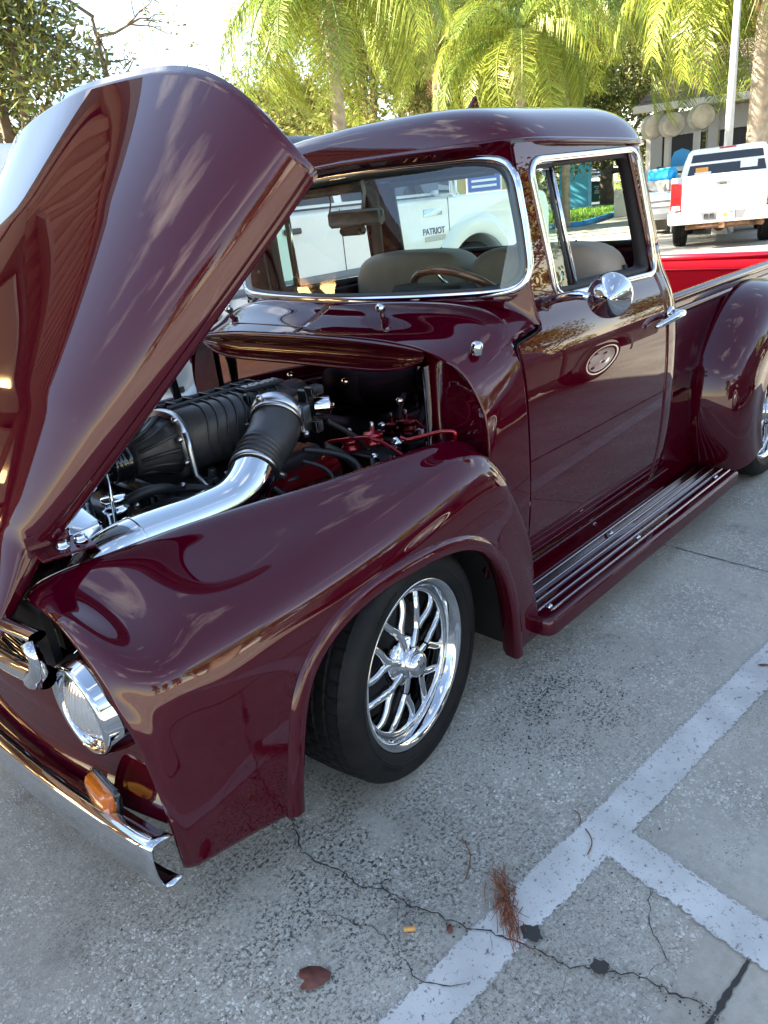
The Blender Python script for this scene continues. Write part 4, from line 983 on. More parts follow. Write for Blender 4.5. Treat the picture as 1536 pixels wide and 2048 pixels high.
# polished tank, filler neck, chrome stays at the front
MB().box((-.60, -.24, .80), (.09, .30, .22), .012, Matrix.Rotation(R(-8), 3, 'Z')).build('radiator_tank', 'polished_alu', engine)
MB().box((-.60, .18, .78), (.06, .60, .26), .01).build('radiator_core', 'polished_alu', engine)
MB().prism([(-.56, .69), (-.555, .90), (-.535, .91), (-.515, .86), (-.51, .69)], lambda a, b, d: (a, d, b), -.215, -.21).build('tank_bracket', 'polished_alu', engine, smooth=False)
rs = MB().lathe([(.034, 0), (.034, .085), (.036, .090), (.036, .100), (.027, .104), (.027, .116), (.034, .118), (.035, .128), (.031, .132), (.001, .133)], (-.475, -.245, .775), (0, 0, 1), 30); rs.build('filler_neck', 'polished_alu', engine)
MB().tube([tuple(p) for p in spl([(-.515, -.30, .735), (-.505, -.295, .85), (-.495, -.285, .955), (-.488, -.27, .970), (-.470, -.22, .972)], 24)], .0055, 8).build('hood_stay', 'chrome', engine)
MB().prism([(-.64, .70), (-.50, .715), (-.50, .735), (-.64, .76)], lambda a, b, d: (a, d, b), -.37, -.33).build('front_crossplate', 'polished_alu', engine, smooth=False)
# brake master cylinder: red caps, looped red handle rail, gauge, blue fittings
mcy = MB().box((.375, -.36, .775), (.10, .17, .05), .01).build('brake_master', 'black_plastic', truck)
for c_ in ((.345, -.305, .800), (.365, -.395, .828)):
    MB().lathe([(.034, 0), (.034, .014), (.030, .016), (.030, .022), (.034, .024), (.034, .034), (.028, .040), (.008, .041), (.008, .056), (.001, .058)], c_, (0, 0, 1), 24).build('reservoir_cap', 'candy_red', mcy)
    MB().lathe([(.007, .056), (.007, .070), (.004, .074), (.001, .074)], c_, (0, 0, 1), 6).build('cap_nut', 'steel', mcy)
rail = [(.335, -.45, .705), (.31, -.335, .770), (.285, -.245, .805), (.285, -.235, .825), (.30, -.26, .835), (.33, -.40, .860), (.35, -.45, .845), (.36, -.545, .800), (.40, -.66, .845), (.415, -.70, .862), (.415, -.705, .895), (.40, -.66, .893), (.36, -.555, .862), (.34, -.54, .877)]
rs_ = []
for i in range(len(rail)-1):
    for t in np.linspace(0, 1, 6, endpoint=False): rs_.append(np.array(rail[i])*(1-t)+np.array(rail[i+1])*t)
rs_.append(np.array(rail[-1])); rs_ = np.array(rs_); rs_ = np.array([rs_[max(0, i-1):i+2].mean(0) for i in range(len(rs_))])
MB().tube([tuple(p) for p in rs_], .0065, 10).build('red_rail', 'candy_red', mcy)
gc = Vector((.30, -.245, .728)); ga = Vector((-.75, -.62, .2)).normalized()
gg = MB().lathe([(.001, -.03), (.028, -.03), (.030, .0), (.031, .004), (.028, .006), (.026, .004)], gc, ga, 28).build('fuel_gauge', 'chrome', mcy)
MB().lathe([(.026, .003), (.001, .003)], gc, ga, 28).build('gauge_face', 'gauge_white', gg)
fu = Vector((0, 0, 1)); fw_ = ga.cross(fu).normalized(); fu = fw_.cross(ga).normalized(); dl = MB()
for k in range(15):
    t = R(-130+k*18.5); d_ = fu*math.cos(t)+fw_*math.sin(t); a_ = gc+ga*.004+d_*.019; b_ = gc+ga*.004+d_*.024; dl.tube([tuple(a_), tuple(b_)], .0007, 5)
dl.tube([tuple(gc+ga*.0045-fu*.004), tuple(gc+ga*.0045+(fu*.6+fw_*.8)*.019)], .0011, 5); dl.build('gauge_needle', 'letter_dark', gg)
for p0, p1, r_, m_ in (((.345, -.43, .735), (.40, -.52, .76), .010, 'blue_fitting'), ((.27, -.42, .712), (.30, -.48, .72), .012, 'blue_fitting'), ((.245, -.385, .712), (.27, -.42, .712), .015, 'chrome'), ((.345, -.41, .79), (.32, -.44, .80), .013, 'chrome'), ((.37, -.47, .78), (.35, -.49, .79), .013, 'chrome'), ((.40, -.47, .83), (.38, -.49, .835), .022, 'chrome'), ((.40, -.60, .775), (.42, -.68, .80), .010, 'blue_fitting')):
    MB().tube([p0, p1], r_, 12).build('pipe_fitting', m_, mcy)
MB().tube([tuple(p) for p in spl([(.33, -.42, .80), (.30, -.45, .77), (.33, -.47, .72)], 12)], .009, 8).tube([tuple(p) for p in spl([(.36, -.47, .80), (.33, -.52, .78), (.36, -.54, .73)], 12)], .009, 8).build('braided_line', 'black_rubber', mcy)
# dome bolts on the firewall, post at the far side
for y_, z_ in ((-.452, .957), (-.36, .862), (.20, .86), (.45, .93), (.62, .80), (.10, 1.0), (-.20, 1.0), (.30, .78)):
    MB().lathe([(.013, 0), (.012, .006), (.007, .010), (.001, .011)], (.446, y_, z_), (-1, 0, 0), 16).build('firewall_bolt', 'chrome', firewall)
MB().tube([(.30, .70, 1.06), (.29, .70, .98), (.30, .69, .88), (.31, .68, .80)], [.03, .022, .016, .022], 12).build('hood_prop', 'black_gloss', truck)

# small plumbing and wiring between the blower and the near fender
random.seed(17)
hose([(-.30, -.12, .82), (-.24, -.20, .84), (-.16, -.26, .815), (-.09, -.31, .79), (-.02, -.33, .80)], .013)
hose([(-.36, -.16, .80), (-.30, -.24, .83), (-.22, -.30, .80), (-.15, -.335, .765)], .010)
hose([(-.45, -.16, .83), (-.38, -.20, .87), (-.30, -.20, .86), (-.25, -.17, .83)], .016)
hose([(-.43, -.28, .74), (-.36, -.31, .77), (-.28, -.33, .76), (-.20, -.35, .72)], .018)
hose([(-.40, .02, .90), (-.47, -.05, .90), (-.51, -.12, .86), (-.50, -.17, .80)], .014)
hose([(.12, -.33, .87), (.20, -.37, .84), (.25, -.42, .80), (.22, -.47, .76)], .010)
hose([(.10, -.34, .84), (.15, -.40, .80), (.12, -.46, .74)], .007)
for k in range(5):
    y0 = -.24-.02*k; hose([(-.05+.02*k, y0, .80), (-.12, y0-.02, .835+.006*k), (-.20, y0-.03, .80), (-.24, y0-.02, .74)], .0045, nm='wire', n=18)
for c_, d_ in (((-.20, -.285, .80), (.05, .035, .03)), ((-.07, -.285, .80), (.06, .04, .035)), ((.02, -.295, .815), (.045, .035, .045)), ((-.29, -.245, .80), (.04, .04, .05)), ((-.37, -.25, .80), (.05, .05, .04)), ((.03, -.225, .875), (.05, .04, .03))):
    MB().box(c_, d_, .008, Matrix.Rotation(random.uniform(-.5, .5), 3, 'Z')).build('connector', 'black_plastic', engine)
for c_ in ((-.19, -.31, .815), (-.06, -.315, .805), (-.10, -.255, .83), (-.31, -.275, .80), (.05, -.30, .835), (-.40, -.21, .845), (-.25, -.215, .855)):
    MB().lathe([(.009, -.006), (.009, .006), (.005, .009), (.001, .009)], c_, (random.uniform(-.5, .2), -.4, 1), 6).build('hex_bolt', 'steel', engine)
MB().tube([tuple(p) for p in spl([(-.12, -.27, .84), (-.06, -.285, .845), (0, -.30, .83), (.05, -.31, .80)], 14)], .011, 10).build('fuel_rail', 'cast_alu', engine)
for t_ in (.2, .5, .8): MB().lathe([(.0125, -.004), (.0145, -.004), (.0145, .004), (.0125, .004)], (-.12+.17*t_, -.27-.035*t_, .845-.02*t_), (1, -.2, -.1), 16).build('rail_clip', 'steel', engine)
MB().box((-.02, -.36, .735), (.30, .05, .06), .012, Matrix.Rotation(R(-6), 3, 'Z')).build('coil_cover', 'candy_red', engine)

# ================================================================ ground
def ground_material():
    m = bpy.data.materials.new('exposed_aggregate_concrete'); m.use_nodes = True; nt = m.node_tree; N = nt.nodes; Lk = nt.links; p = N['Principled BSDF']
    tc = N.new('ShaderNodeTexCoord'); co = tc.outputs['Object']
    def noise(sc, det=4, rough=.55):
        n = N.new('ShaderNodeTexNoise'); n.inputs['Scale'].default_value = sc; n.inputs['Detail'].default_value = det; n.inputs['Roughness'].default_value = rough; Lk.new(co, n.inputs['Vector']); return n.outputs['Fac']
    def ramp(v, a, b, c0=(0, 0, 0, 1), c1=(1, 1, 1, 1)):
        r = N.new('ShaderNodeValToRGB'); r.color_ramp.elements[0].position = a; r.color_ramp.elements[1].position = b; r.color_ramp.elements[0].color = c0; r.color_ramp.elements[1].color = c1; Lk.new(v, r.inputs['Fac']); return r.outputs['Color']
    def mix(f, a, b):
        x = N.new('ShaderNodeMixRGB')
        for s, v in ((0, f), (1, a), (2, b)):
            if isinstance(v, (tuple, float)): x.inputs[s].default_value = v
            else: Lk.new(v, x.inputs[s])
        return x.outputs['Color']
    def math_(op, a, b):
        x = N.new('ShaderNodeMath'); x.operation = op
        for s, v in ((0, a), (1, b)):
            if isinstance(v, float): x.inputs[s].default_value = v
            else: Lk.new(v, x.inputs[s])
        return x.outputs[0]
    base = mix(ramp(noise(2.2, 5), .3, .7), (.45, .425, .375, 1), (.56, .53, .47, 1))
    base = mix(ramp(noise(40, 3), .3, .7), base, mix(.5, base, (.34, .32, .275, 1)))
    # warped coordinates for irregular stones
    wn_ = N.new('ShaderNodeTexNoise'); wn_.inputs['Scale'].default_value = 60; Lk.new(co, wn_.inputs['Vector'])
    wa = N.new('ShaderNodeVectorMath'); wa.operation = 'SCALE'; wa.inputs['Scale'].default_value = .012; Lk.new(wn_.outputs['Color'], wa.inputs[0])
    wb = N.new('ShaderNodeVectorMath'); wb.operation = 'ADD'; Lk.new(co, wb.inputs[0]); Lk.new(wa.outputs[0], wb.inputs[1])
    vo = N.new('ShaderNodeTexVoronoi'); vo.inputs['Scale'].default_value = 105; Lk.new(wb.outputs[0], vo.inputs['Vector'])
    ve = N.new('ShaderNodeTexVoronoi'); ve.feature = 'DISTANCE_TO_EDGE'; ve.inputs['Scale'].default_value = 105; Lk.new(wb.outputs[0], ve.inputs['Vector'])
    sep = N.new('ShaderNodeSeparateColor'); Lk.new(vo.outputs['Color'], sep.inputs[0])
    sx = N.new('ShaderNodeSeparateXYZ'); Lk.new(co, sx.inputs[0])
    # smooth trowelled border along the joint at y = -1.79
    dj = math_('ABSOLUTE', math_('ADD', sx.outputs['Y'], 1.79), 0.0)
    wob = math_('MULTIPLY', noise(6, 2), .05)
    edge = ramp(math_('ADD', dj, wob), .105, .125)
    expo = ramp(noise(3.1, 4), .36, .60)                                  # where the stones show
    expo = mix(1.0, (0, 0, 0, 1), expo); exm = math_('MULTIPLY', expo, edge)
    stone_on = math_('MULTIPLY', ramp(sep.outputs[0], .52, .56), math_('MULTIPLY', ramp(ve.outputs['Distance'], .05, .16), exm))
    stcol = mix(sep.outputs[1], (.50, .475, .42, 1), (.80, .78, .72, 1))
    col = mix(stone_on, base, stcol)
    # dark grit between the stones, thicker in drifts
    grit = math_('MULTIPLY', ramp(noise(170, 3, .7), .57, .64), ramp(noise(4.3, 4), .38, .62)); grit = math_('MULTIPLY', grit, edge)
    seam = math_('MULTIPLY', ramp(ve.outputs['Distance'], .0, .05, (1, 1, 1, 1), (0, 0, 0, 1)), math_('MULTIPLY', exm, ramp(noise(25, 2), .45, .6)))
    dark = math_('MAXIMUM', grit, math_('MULTIPLY', seam, .7))
    col = mix(dark, col, (.055, .052, .048, 1))
    # tyre dust and grime patches under the front of the truck
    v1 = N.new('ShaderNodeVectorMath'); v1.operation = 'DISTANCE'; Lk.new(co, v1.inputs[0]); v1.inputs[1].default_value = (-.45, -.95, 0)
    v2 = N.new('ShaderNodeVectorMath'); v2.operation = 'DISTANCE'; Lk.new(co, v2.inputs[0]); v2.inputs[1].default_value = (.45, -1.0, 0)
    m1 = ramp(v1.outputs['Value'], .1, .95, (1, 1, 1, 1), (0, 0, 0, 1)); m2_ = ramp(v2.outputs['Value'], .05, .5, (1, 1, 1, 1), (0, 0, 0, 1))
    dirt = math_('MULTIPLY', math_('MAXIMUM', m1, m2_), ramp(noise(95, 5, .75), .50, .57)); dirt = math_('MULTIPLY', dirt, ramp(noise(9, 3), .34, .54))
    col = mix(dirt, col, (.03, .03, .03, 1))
    # rust-brown stain beyond the joint
    v3 = N.new('ShaderNodeVectorMath'); v3.operation = 'DISTANCE'; Lk.new(co, v3.inputs[0]); v3.inputs[1].default_value = (-.06, -1.93, 0)
    rust = math_('MULTIPLY', ramp(v3.outputs['Value'], .05, .35, (1, 1, 1, 1), (0, 0, 0, 1)), ramp(noise(5, 4), .35, .7)); col = mix(math_('MULTIPLY', rust, .5), col, (.36, .23, .14, 1))
    # broad weathering, faint tyre-track bands and a few oil drips
    wea = ramp(noise(.9, 6, .6), .32, .68, (.70, .69, .67, 1), (1.10, 1.09, 1.06, 1)); mw = N.new('ShaderNodeMixRGB'); mw.blend_type = 'MULTIPLY'; mw.inputs[0].default_value = 1.0; Lk.new(col, mw.inputs[1]); Lk.new(wea, mw.inputs[2]); col = mw.outputs['Color']
    od = N.new('ShaderNodeTexVoronoi'); od.inputs['Scale'].default_value = 2.1; Lk.new(wb.outputs[0], od.inputs['Vector'])
    oil = math_('MULTIPLY', ramp(od.outputs['Distance'], .05, .15, (1, 1, 1, 1), (0, 0, 0, 1)), ramp(noise(28, 4), .35, .6)); col = mix(math_('MULTIPLY', oil, .45), col, (.10, .093, .085, 1))
    blot = math_('MULTIPLY', ramp(noise(11, 5, .65), .58, .70), .4); col = mix(blot, col, (.22, .205, .18, 1))
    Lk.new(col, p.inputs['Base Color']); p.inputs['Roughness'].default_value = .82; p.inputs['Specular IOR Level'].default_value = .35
    h = math_('ADD', math_('MULTIPLY', math_('MINIMUM', math_('MULTIPLY', ve.outputs['Distance'], 3.0), 1.0), math_('MULTIPLY', stone_on, .7)), math_('MULTIPLY', noise(220, 3), .6))
    h = math_('SUBTRACT', h, math_('MULTIPLY', grit, .6))
    bp = N.new('ShaderNodeBump'); bp.inputs['Strength'].default_value = .55; bp.inputs['Distance'].default_value = .0035; Lk.new(h, bp.inputs['Height']); Lk.new(bp.outputs['Normal'], p.inputs['Normal'])
    MAT['concrete'] = m
ground_material()
gr = mk('ground', [(-400, -400, 0), (900, -400, 0), (900, 900, 0), (-400, 900, 0)], [(0, 1, 2, 3)], 'concrete', smooth=False, kind='structure')
mat('crack_dark', (.045, .043, .040), rough=.95)
def strip_on_ground(name, pts, w, z, m, jag=0.0, seed=1, parent=gr, taper=True):
    random.seed(seed); P = []
    for i in range(len(pts)-1):
        a, b = np.array(pts[i]), np.array(pts[i+1]); n = max(2, int(np.linalg.norm(b-a)/.012)); 
        for k in range(n): P.append(a+(b-a)*k/n)
    P.append(np.array(pts[-1])); P = np.array(P); off = 0; V = []; F = []
    for i, p in enumerate(P):
        t = P[min(i+1, len(P)-1)]-P[max(i-1, 0)]; t = t/np.linalg.norm(t); nn = np.array((-t[1], t[0])); off = off*.75+random.uniform(-jag, jag)
        ww = w*random.uniform(.45, 1.25) if jag else w
        if taper: ww *= min(1, .25+min(i, len(P)-1-i)/6)
        c = p+nn*off; V += [(*(c+nn*ww/2), z), (*(c-nn*ww/2), z)]
        if i: F.append((2*i-2, 2*i-1, 2*i+1, 2*i))
    return mk(name, V, F, m, parent, smooth=False)
CR = [(-.36, -.60), (-.405, -.683), (-.474, -.818), (-.455, -.99), (-.408, -1.117), (-.383, -1.253), (-.345, -1.34), (-.316, -1.414), (-.304, -1.52), (-.231, -1.642), (-.214, -1.761), (-.205, -1.785)]
strip_on_ground('crack', CR, .0042, .0078, 'crack_dark', .008, 3)
strip_on_ground('crack', [(-.56, -.98), (-.53, -1.06), (-.50, -1.13), (-.505, -1.19)], .0025, .003, 'crack_dark', .006, 5)
strip_on_ground('crack', [(-.50, -1.20), (-.53, -1.27), (-.50, -1.33), (-.46, -1.37)], .003, .0078, 'crack_dark', .006, 8)
strip_on_ground('crack', [(.02, -1.55), (-.10, -1.60), (-.17, -1.70)], .0022, .003, 'crack_dark', .006, 9)
strip_on_ground('slab_joint', [(-6, -1.775), (-.228, -1.786), (.048, -1.802), (9, -1.83)], .014, .0035, 'crack_dark', .0012, 11, taper=False)
strip_on_ground('slab_joint', [(1.76, 3), (1.716, -.758), (1.685, -1.255), (1.65, -1.79)], .006, .0035, 'crack_dark', .0015, 12, taper=False)
for (a, b), s_ in (((-.287, -1.412), .034), ((-.262, -1.568), .03)):
    mk('tar_patch', [(a+s_*.62*(.62+.5*random.random())*math.cos(t)*(1.25 if k_ % 5 == 0 else 1), b+s_*.8*(.62+.5*random.random())*math.sin(t), .0082) for k_, t in enumerate(np.linspace(0, 2*math.pi, 22, endpoint=False))], [tuple(range(22))], 'crack_dark', gr, smooth=False)
# hairlines off the main crack, crumbs and grit lying loose
for k, (a, b) in enumerate((((-.455, -.99), (-.40, -.97)), ((-.408, -1.117), (-.46, -1.15)), ((-.345, -1.34), (-.40, -1.37)), ((-.231, -1.642), (-.16, -1.66)), ((-.474, -.818), (-.53, -.85)), ((-.304, -1.52), (-.37, -1.55)))):
    strip_on_ground('crack', [a, ((a[0]+b[0])/2+.01, (a[1]+b[1])/2), b], .002, .0078, 'crack_dark', .006, 40+k)
mat('grit', (.30, .28, .25), rough=.9, var=.5, vscale=90); mat('grit_dark', (.035, .033, .03), rough=.9)
def crumbs(name, n, m, seed, pick, s0, s1_):
    random.seed(seed); mb_ = MB()
    for k in range(n):
        x_, y_ = pick(); s = random.uniform(s0, s1_); a = random.random()*6.28; V = []
        for j in range(5): V.append((x_+s*math.cos(a+j*1.256)*random.uniform(.7, 1.2), y_+s*math.sin(a+j*1.256)*random.uniform(.7, 1.2), .002))
        V.append((x_+random.gauss(0, s*.2), y_+random.gauss(0, s*.2), .003+s*random.uniform(.5, 1.0))); mb_.add(V, [(0, 1, 5), (1, 2, 5), (2, 3, 5), (3, 4, 5), (4, 0, 5)])
    return mb_.build(name, m, gr, smooth=False, kind='stuff')
def near_crack():
    i = random.randrange(len(CR)-1); t = random.random(); return (CR[i][0]+(CR[i+1][0]-CR[i][0])*t+random.gauss(0, .014), CR[i][1]+(CR[i+1][1]-CR[i][1])*t+random.gauss(0, .014))
crumbs('loose_grit', 240, 'grit', 51, near_crack, .0012, .0035); crumbs('dark_crumbs', 160, 'grit_dark', 52, near_crack, .001, .003)
crumbs('tyre_grit', 420, 'grit_dark', 53, lambda: (random.gauss(.42, .22), random.gauss(-1.02, .10)), .001, .0035); crumbs('loose_stones', 320, 'grit', 54, lambda: (random.uniform(-1.0, 1.8), random.uniform(-1.95, -.9)), .0012, .0038)
crumbs('dark_flakes', 300, 'grit_dark', 55, lambda: (random.uniform(-1.1, .2), random.uniform(-1.5, -.6)), .001, .003)
# painted bay lines, worn at the edges
def paint_material():
    m = bpy.data.materials.new('worn_line_paint'); m.use_nodes = True; nt = m.node_tree; N = nt.nodes; Lk = nt.links; p = N['Principled BSDF']
    tc = N.new('ShaderNodeTexCoord'); co = tc.outputs['Object']; p.inputs['Roughness'].default_value = .7
    n1 = N.new('ShaderNodeTexNoise'); n1.inputs['Scale'].default_value = 55; n1.inputs['Detail'].default_value = 5; n1.inputs['Roughness'].default_value = .7; Lk.new(co, n1.inputs['Vector'])
    n2 = N.new('ShaderNodeTexNoise'); n2.inputs['Scale'].default_value = 7; n2.inputs['Detail'].default_value = 3; Lk.new(co, n2.inputs['Vector'])
    sx = N.new('ShaderNodeSeparateXYZ'); Lk.new(co, sx.inputs[0]); ab = N.new('ShaderNodeMath'); ab.operation = 'ABSOLUTE'; Lk.new(sx.outputs['Y'], ab.inputs[0])
    def mth(op, a, b):
        x = N.new('ShaderNodeMath'); x.operation = op
        for s, v in ((0, a), (1, b)):
            if isinstance(v, float): x.inputs[s].default_value = v
            else: Lk.new(v, x.inputs[s])
        return x.outputs[0]
    e = mth('ADD', ab.outputs[0], mth('MULTIPLY', mth('SUBTRACT', n1.outputs['Fac'], .5), .045)); e = mth('ADD', e, mth('MULTIPLY', mth('SUBTRACT', n2.outputs['Fac'], .5), .02))
    r1 = N.new('ShaderNodeMapRange'); r1.inputs['From Min'].default_value = .052; r1.inputs['From Max'].default_value = .057; r1.inputs['To Min'].default_value = 1; r1.inputs['To Max'].default_value = 0; Lk.new(e, r1.inputs['Value'])
    r2 = N.new('ShaderNodeMapRange'); r2.inputs['From Min'].default_value = .33; r2.inputs['From Max'].default_value = .42; Lk.new(n1.outputs['Fac'], r2.inputs['Value'])
    al = mth('MULTIPLY', r1.outputs[0], r2.outputs[0])
    rc = N.new('ShaderNodeValToRGB'); rc.color_ramp.elements[0].color = (.47, .46, .44, 1); rc.color_ramp.elements[1].color = (.60, .59, .565, 1); rc.color_ramp.elements[0].position = .35; rc.color_ramp.elements[1].position = .65; Lk.new(n2.outputs['Fac'], rc.inputs['Fac'])
    n3 = N.new('ShaderNodeTexNoise'); n3.inputs['Scale'].default_value = 130; n3.inputs['Detail'].default_value = 4; Lk.new(co, n3.inputs['Vector'])
    rd = N.new('ShaderNodeMapRange'); rd.inputs['From Min'].default_value = .65; rd.inputs['From Max'].default_value = .72; Lk.new(n3.outputs['Fac'], rd.inputs['Value'])
    mx = N.new('ShaderNodeMixRGB'); mx.inputs[2].default_value = (.05, .05, .05, 1); Lk.new(rd.outputs[0], mx.inputs[0]); Lk.new(rc.outputs['Color'], mx.inputs[1]); Lk.new(mx.outputs[0], p.inputs['Base Color'])
    tr = N.new('ShaderNodeBsdfTransparent'); ms = N.new('ShaderNodeMixShader'); Lk.new(al, ms.inputs[0]); Lk.new(tr.outputs[0], ms.inputs[1]); Lk.new(p.outputs[0], ms.inputs[2]); Lk.new(ms.outputs[0], N['Material Output'].inputs['Surface'])
    bp = N.new('ShaderNodeBump'); bp.inputs['Strength'].default_value = .3; bp.inputs['Distance'].default_value = .002; Lk.new(n3.outputs['Fac'], bp.inputs['Height']); Lk.new(bp.outputs['Normal'], p.inputs['Normal'])
    MAT['line_paint'] = m
paint_material()
def line(a, b, z):
    a, b = np.array(a, float), np.array(b, float); L = np.linalg.norm(b-a); o = mk('painted_line', [(0, -.066, 0), (L, -.066, 0), (L, .066, 0), (0, .066, 0)], [(0, 1, 2, 3)], 'line_paint', gr, smooth=False, world_coords=False)
    o.location = (a[0], a[1], z); o.rotation_euler = (0, 0, math.atan2(b[1]-a[1], b[0]-a[0])); return o
line((-3.2, -1.13), (7.5, -1.985), .0042); line((.06, -1.44), (-.42, -4.6), .0052)
line((-2.6, 1.75), (6.5, 1.75), .0042); line((3.4, -4.6), (3.4, -9), .0042); line((6.2, -4.6), (6.2, -9), .0042); line((9.0, -4.6), (9.0, -9), .0042)

# litter on the concrete
mat('pine_straw', (.22, .075, .035), rough=.7, var=.4, vscale=40); mat('dry_leaf', (.13, .045, .035), rough=.65, var=.3, vscale=60); mat('filter_tan', (.62, .33, .10), rough=.7, var=.15, vscale=200); mat('twig', (.15, .08, .05), rough=.8)
random.seed(12)
ps = MB(); c0 = np.array((-.205, -1.262)); c1 = np.array((-.315, -1.385))
for k in range(110):
    t = random.random(); c = c0+(c1-c0)*t+np.array((random.gauss(0, .012), random.gauss(0, .012))); a = math.atan2(*(c1-c0)[::-1])+random.gauss(0, .42); L = random.uniform(.03, .085); z0 = .006+random.random()*.02
    d = np.array((math.cos(a), math.sin(a)))*L/2; b_ = np.array((-d[1], d[0]))*random.uniform(-.4, .4)
    ps.tube([(*(c-d), z0*.6), (*(c+b_), z0+.006), (*(c+d), .004+random.random()*.012)], .0008, 4, cap=False)
tag(ps.build('pine_straw_clump', 'pine_straw'), 'tangled clump of rust-brown pine needles lying on the painted line', 'pine needles')
def leaf(name, pts, loc, rot, label, m, sc=1.0):
    V = [(0, 0, .004)]+[(a*sc, b*sc, .002+.012*sc*((a*a+b*b)*18 % .9)) for a, b in pts]; n = len(pts); F = [(0, 1+k, 1+(k+1) % n) for k in range(n)]
    o = mk(name, V, F, m, None); solidify(o, .0006); o.location = (*loc, .006); o.rotation_euler = (0, 0, rot); tag(o, label, 'leaf'); return o
leaf('dead_leaf', [(.0, .022), (.012, .034), (.028, .030), (.030, .008), (.022, -.016), (.0, -.038), (-.016, -.03), (-.024, -.01), (-.026, .016), (-.014, .036)], (-.674, -1.107), 1.0, 'dark red-brown broken leaf lying on the concrete at the bottom edge', 'dry_leaf')
leaf('dead_leaf', [(.012, 0), (.006, .007), (-.006, .006), (-.012, 0), (-.005, -.007), (.006, -.006)], (-.395, -1.262), .6, 'small brown leaf beside the crack near the painted line', 'dry_leaf', 1.1)
leaf('dead_leaf', [(.02, 0), (.006, .006), (-.012, .005), (-.02, 0), (-.01, -.006), (.008, -.006)], (1.02, -1.462), 2.2, 'narrow reddish leaf on the far end of the painted line', 'dry_leaf', 1.0)
cb = MB().tube([(-.463, -1.180, .0065), (-.444, -1.201, .0065)], .0055, 12); tag(cb.build('cigarette_butt', 'filter_tan'), 'short orange-tan cigarette filter lying on the concrete', 'cigarette butt')
for pts_, lb in (([(-.17, -1.12, .004), (-.205, -1.175, .008), (-.262, -1.205, .004)], 'thin curved twig lying between the wheel and the pine needles'), ([(.05, -1.355, .007), (.02, -1.39, .010), (-.02, -1.40, .008)], 'thin red-brown twig lying where the painted lines meet'), ([(.09, -1.30, .004), (.075, -1.325, .007), (.052, -1.335, .005)], 'tiny curved twig just above the painted line')):
    tag(MB().tube([tuple(p) for p in spl(pts_, 10)], .0016, 6).build('twig', 'twig'), lb, 'twig')

# ================================================================ garage behind the viewer (casts the shade, mirrored in the paint)
mat('siding', (.40, .21, .12), rough=.55, var=.08, vscale=1.5); mat('siding_trim', (.34, .20, .13), rough=.6); mat('plaster', (.30, .24, .19), rough=.9, var=.1); mat('roof_sheet', (.30, .30, .30), rough=.5)
mat('lamp_warm', (1, .8, .5), emit=(1.0, .62, .26), estr=4.0)
GY, GX0, GX1, GH = 4.3, -15.0, -.55, 5.0
garage = thing('garage_building', 'garage with ribbed terracotta metal siding and open lit bays, mirrored in the hood', 'building', (-8, 6, 0))
prof = []; x = GX0
while x < GX1-.01: prof += [(x, 0), (x+.09, 0), (x+.12, .07), (x+.21, .07), (x+.24, 0)]; x += .24
prof = [p for p in prof if p[0] <= GX1]
MB().grid([[(a, GY-b, z) for a, b in prof] for z in (3.35, GH)]).build('siding_wall', 'siding', garage, smooth=False)
sprof = []; y = GY
while y < GY+9: sprof += [(y, 0), (y+.07, 0), (y+.10, .045), (y+.17, .045)]; y += .20
MB().grid([[(GX1+b, a, z) for a, b in sprof] for z in (0, GH)]).build('end_wall', 'siding', garage, smooth=False)
MB().box(((GX0+GX1)/2, GY+4.5, GH+.1), (GX1-GX0+.5, 9.6, .2)).build('flat_roof', 'roof_sheet', garage, smooth=False)
MB().box(((GX0+GX1)/2, GY-.06, GH+.02), (GX1-GX0+.3, .12, .36), .01).build('roof_fascia', 'siding_trim', garage, smooth=False)
for k, xa in enumerate((-15.0, -11.6, -8.2, -4.8, -1.05)):
    MB().box((xa+.22, GY+.1, 1.68), (.45, .3, 3.36), .01).build('bay_pier', 'siding_trim', garage, smooth=False)
    if k < 4:
        MB().box((xa+1.9, GY+1.4, 3.28), (2.9, 2.2, .05)).build('rolled_door', 'plate_white', garage, smooth=False)
MB().box(((GX0+GX1)/2, GY+8.9, 1.7), (GX1-GX0, .1, 3.4)).build('back_wall', 'plaster', garage, smooth=False)
MB().box(((GX0+GX1)/2, GY+4.5, 3.40), (GX1-GX0-.1, 8.8, .06)).build('bay_ceiling', 'plaster', garage, smooth=False)
MB().prism([(GY-.05, 3.72), (GY-1.15, 3.28), (GY-1.15, 3.22), (GY-.05, 3.60)], lambda a, b, d: (d, a, b), GX0+.1, GX1-.5).build('awning', 'siding_trim', garage, smooth=False)
for xa in (-13.1, -9.7, -6.3, -3.1):
    for yy in (GY+1.2, GY+3.4, GY+5.8):
        MB().box((xa, yy, 3.20), (.30, 1.25, .06), .01).build('ceiling_lamp', 'lamp_warm', garage, smooth=False)

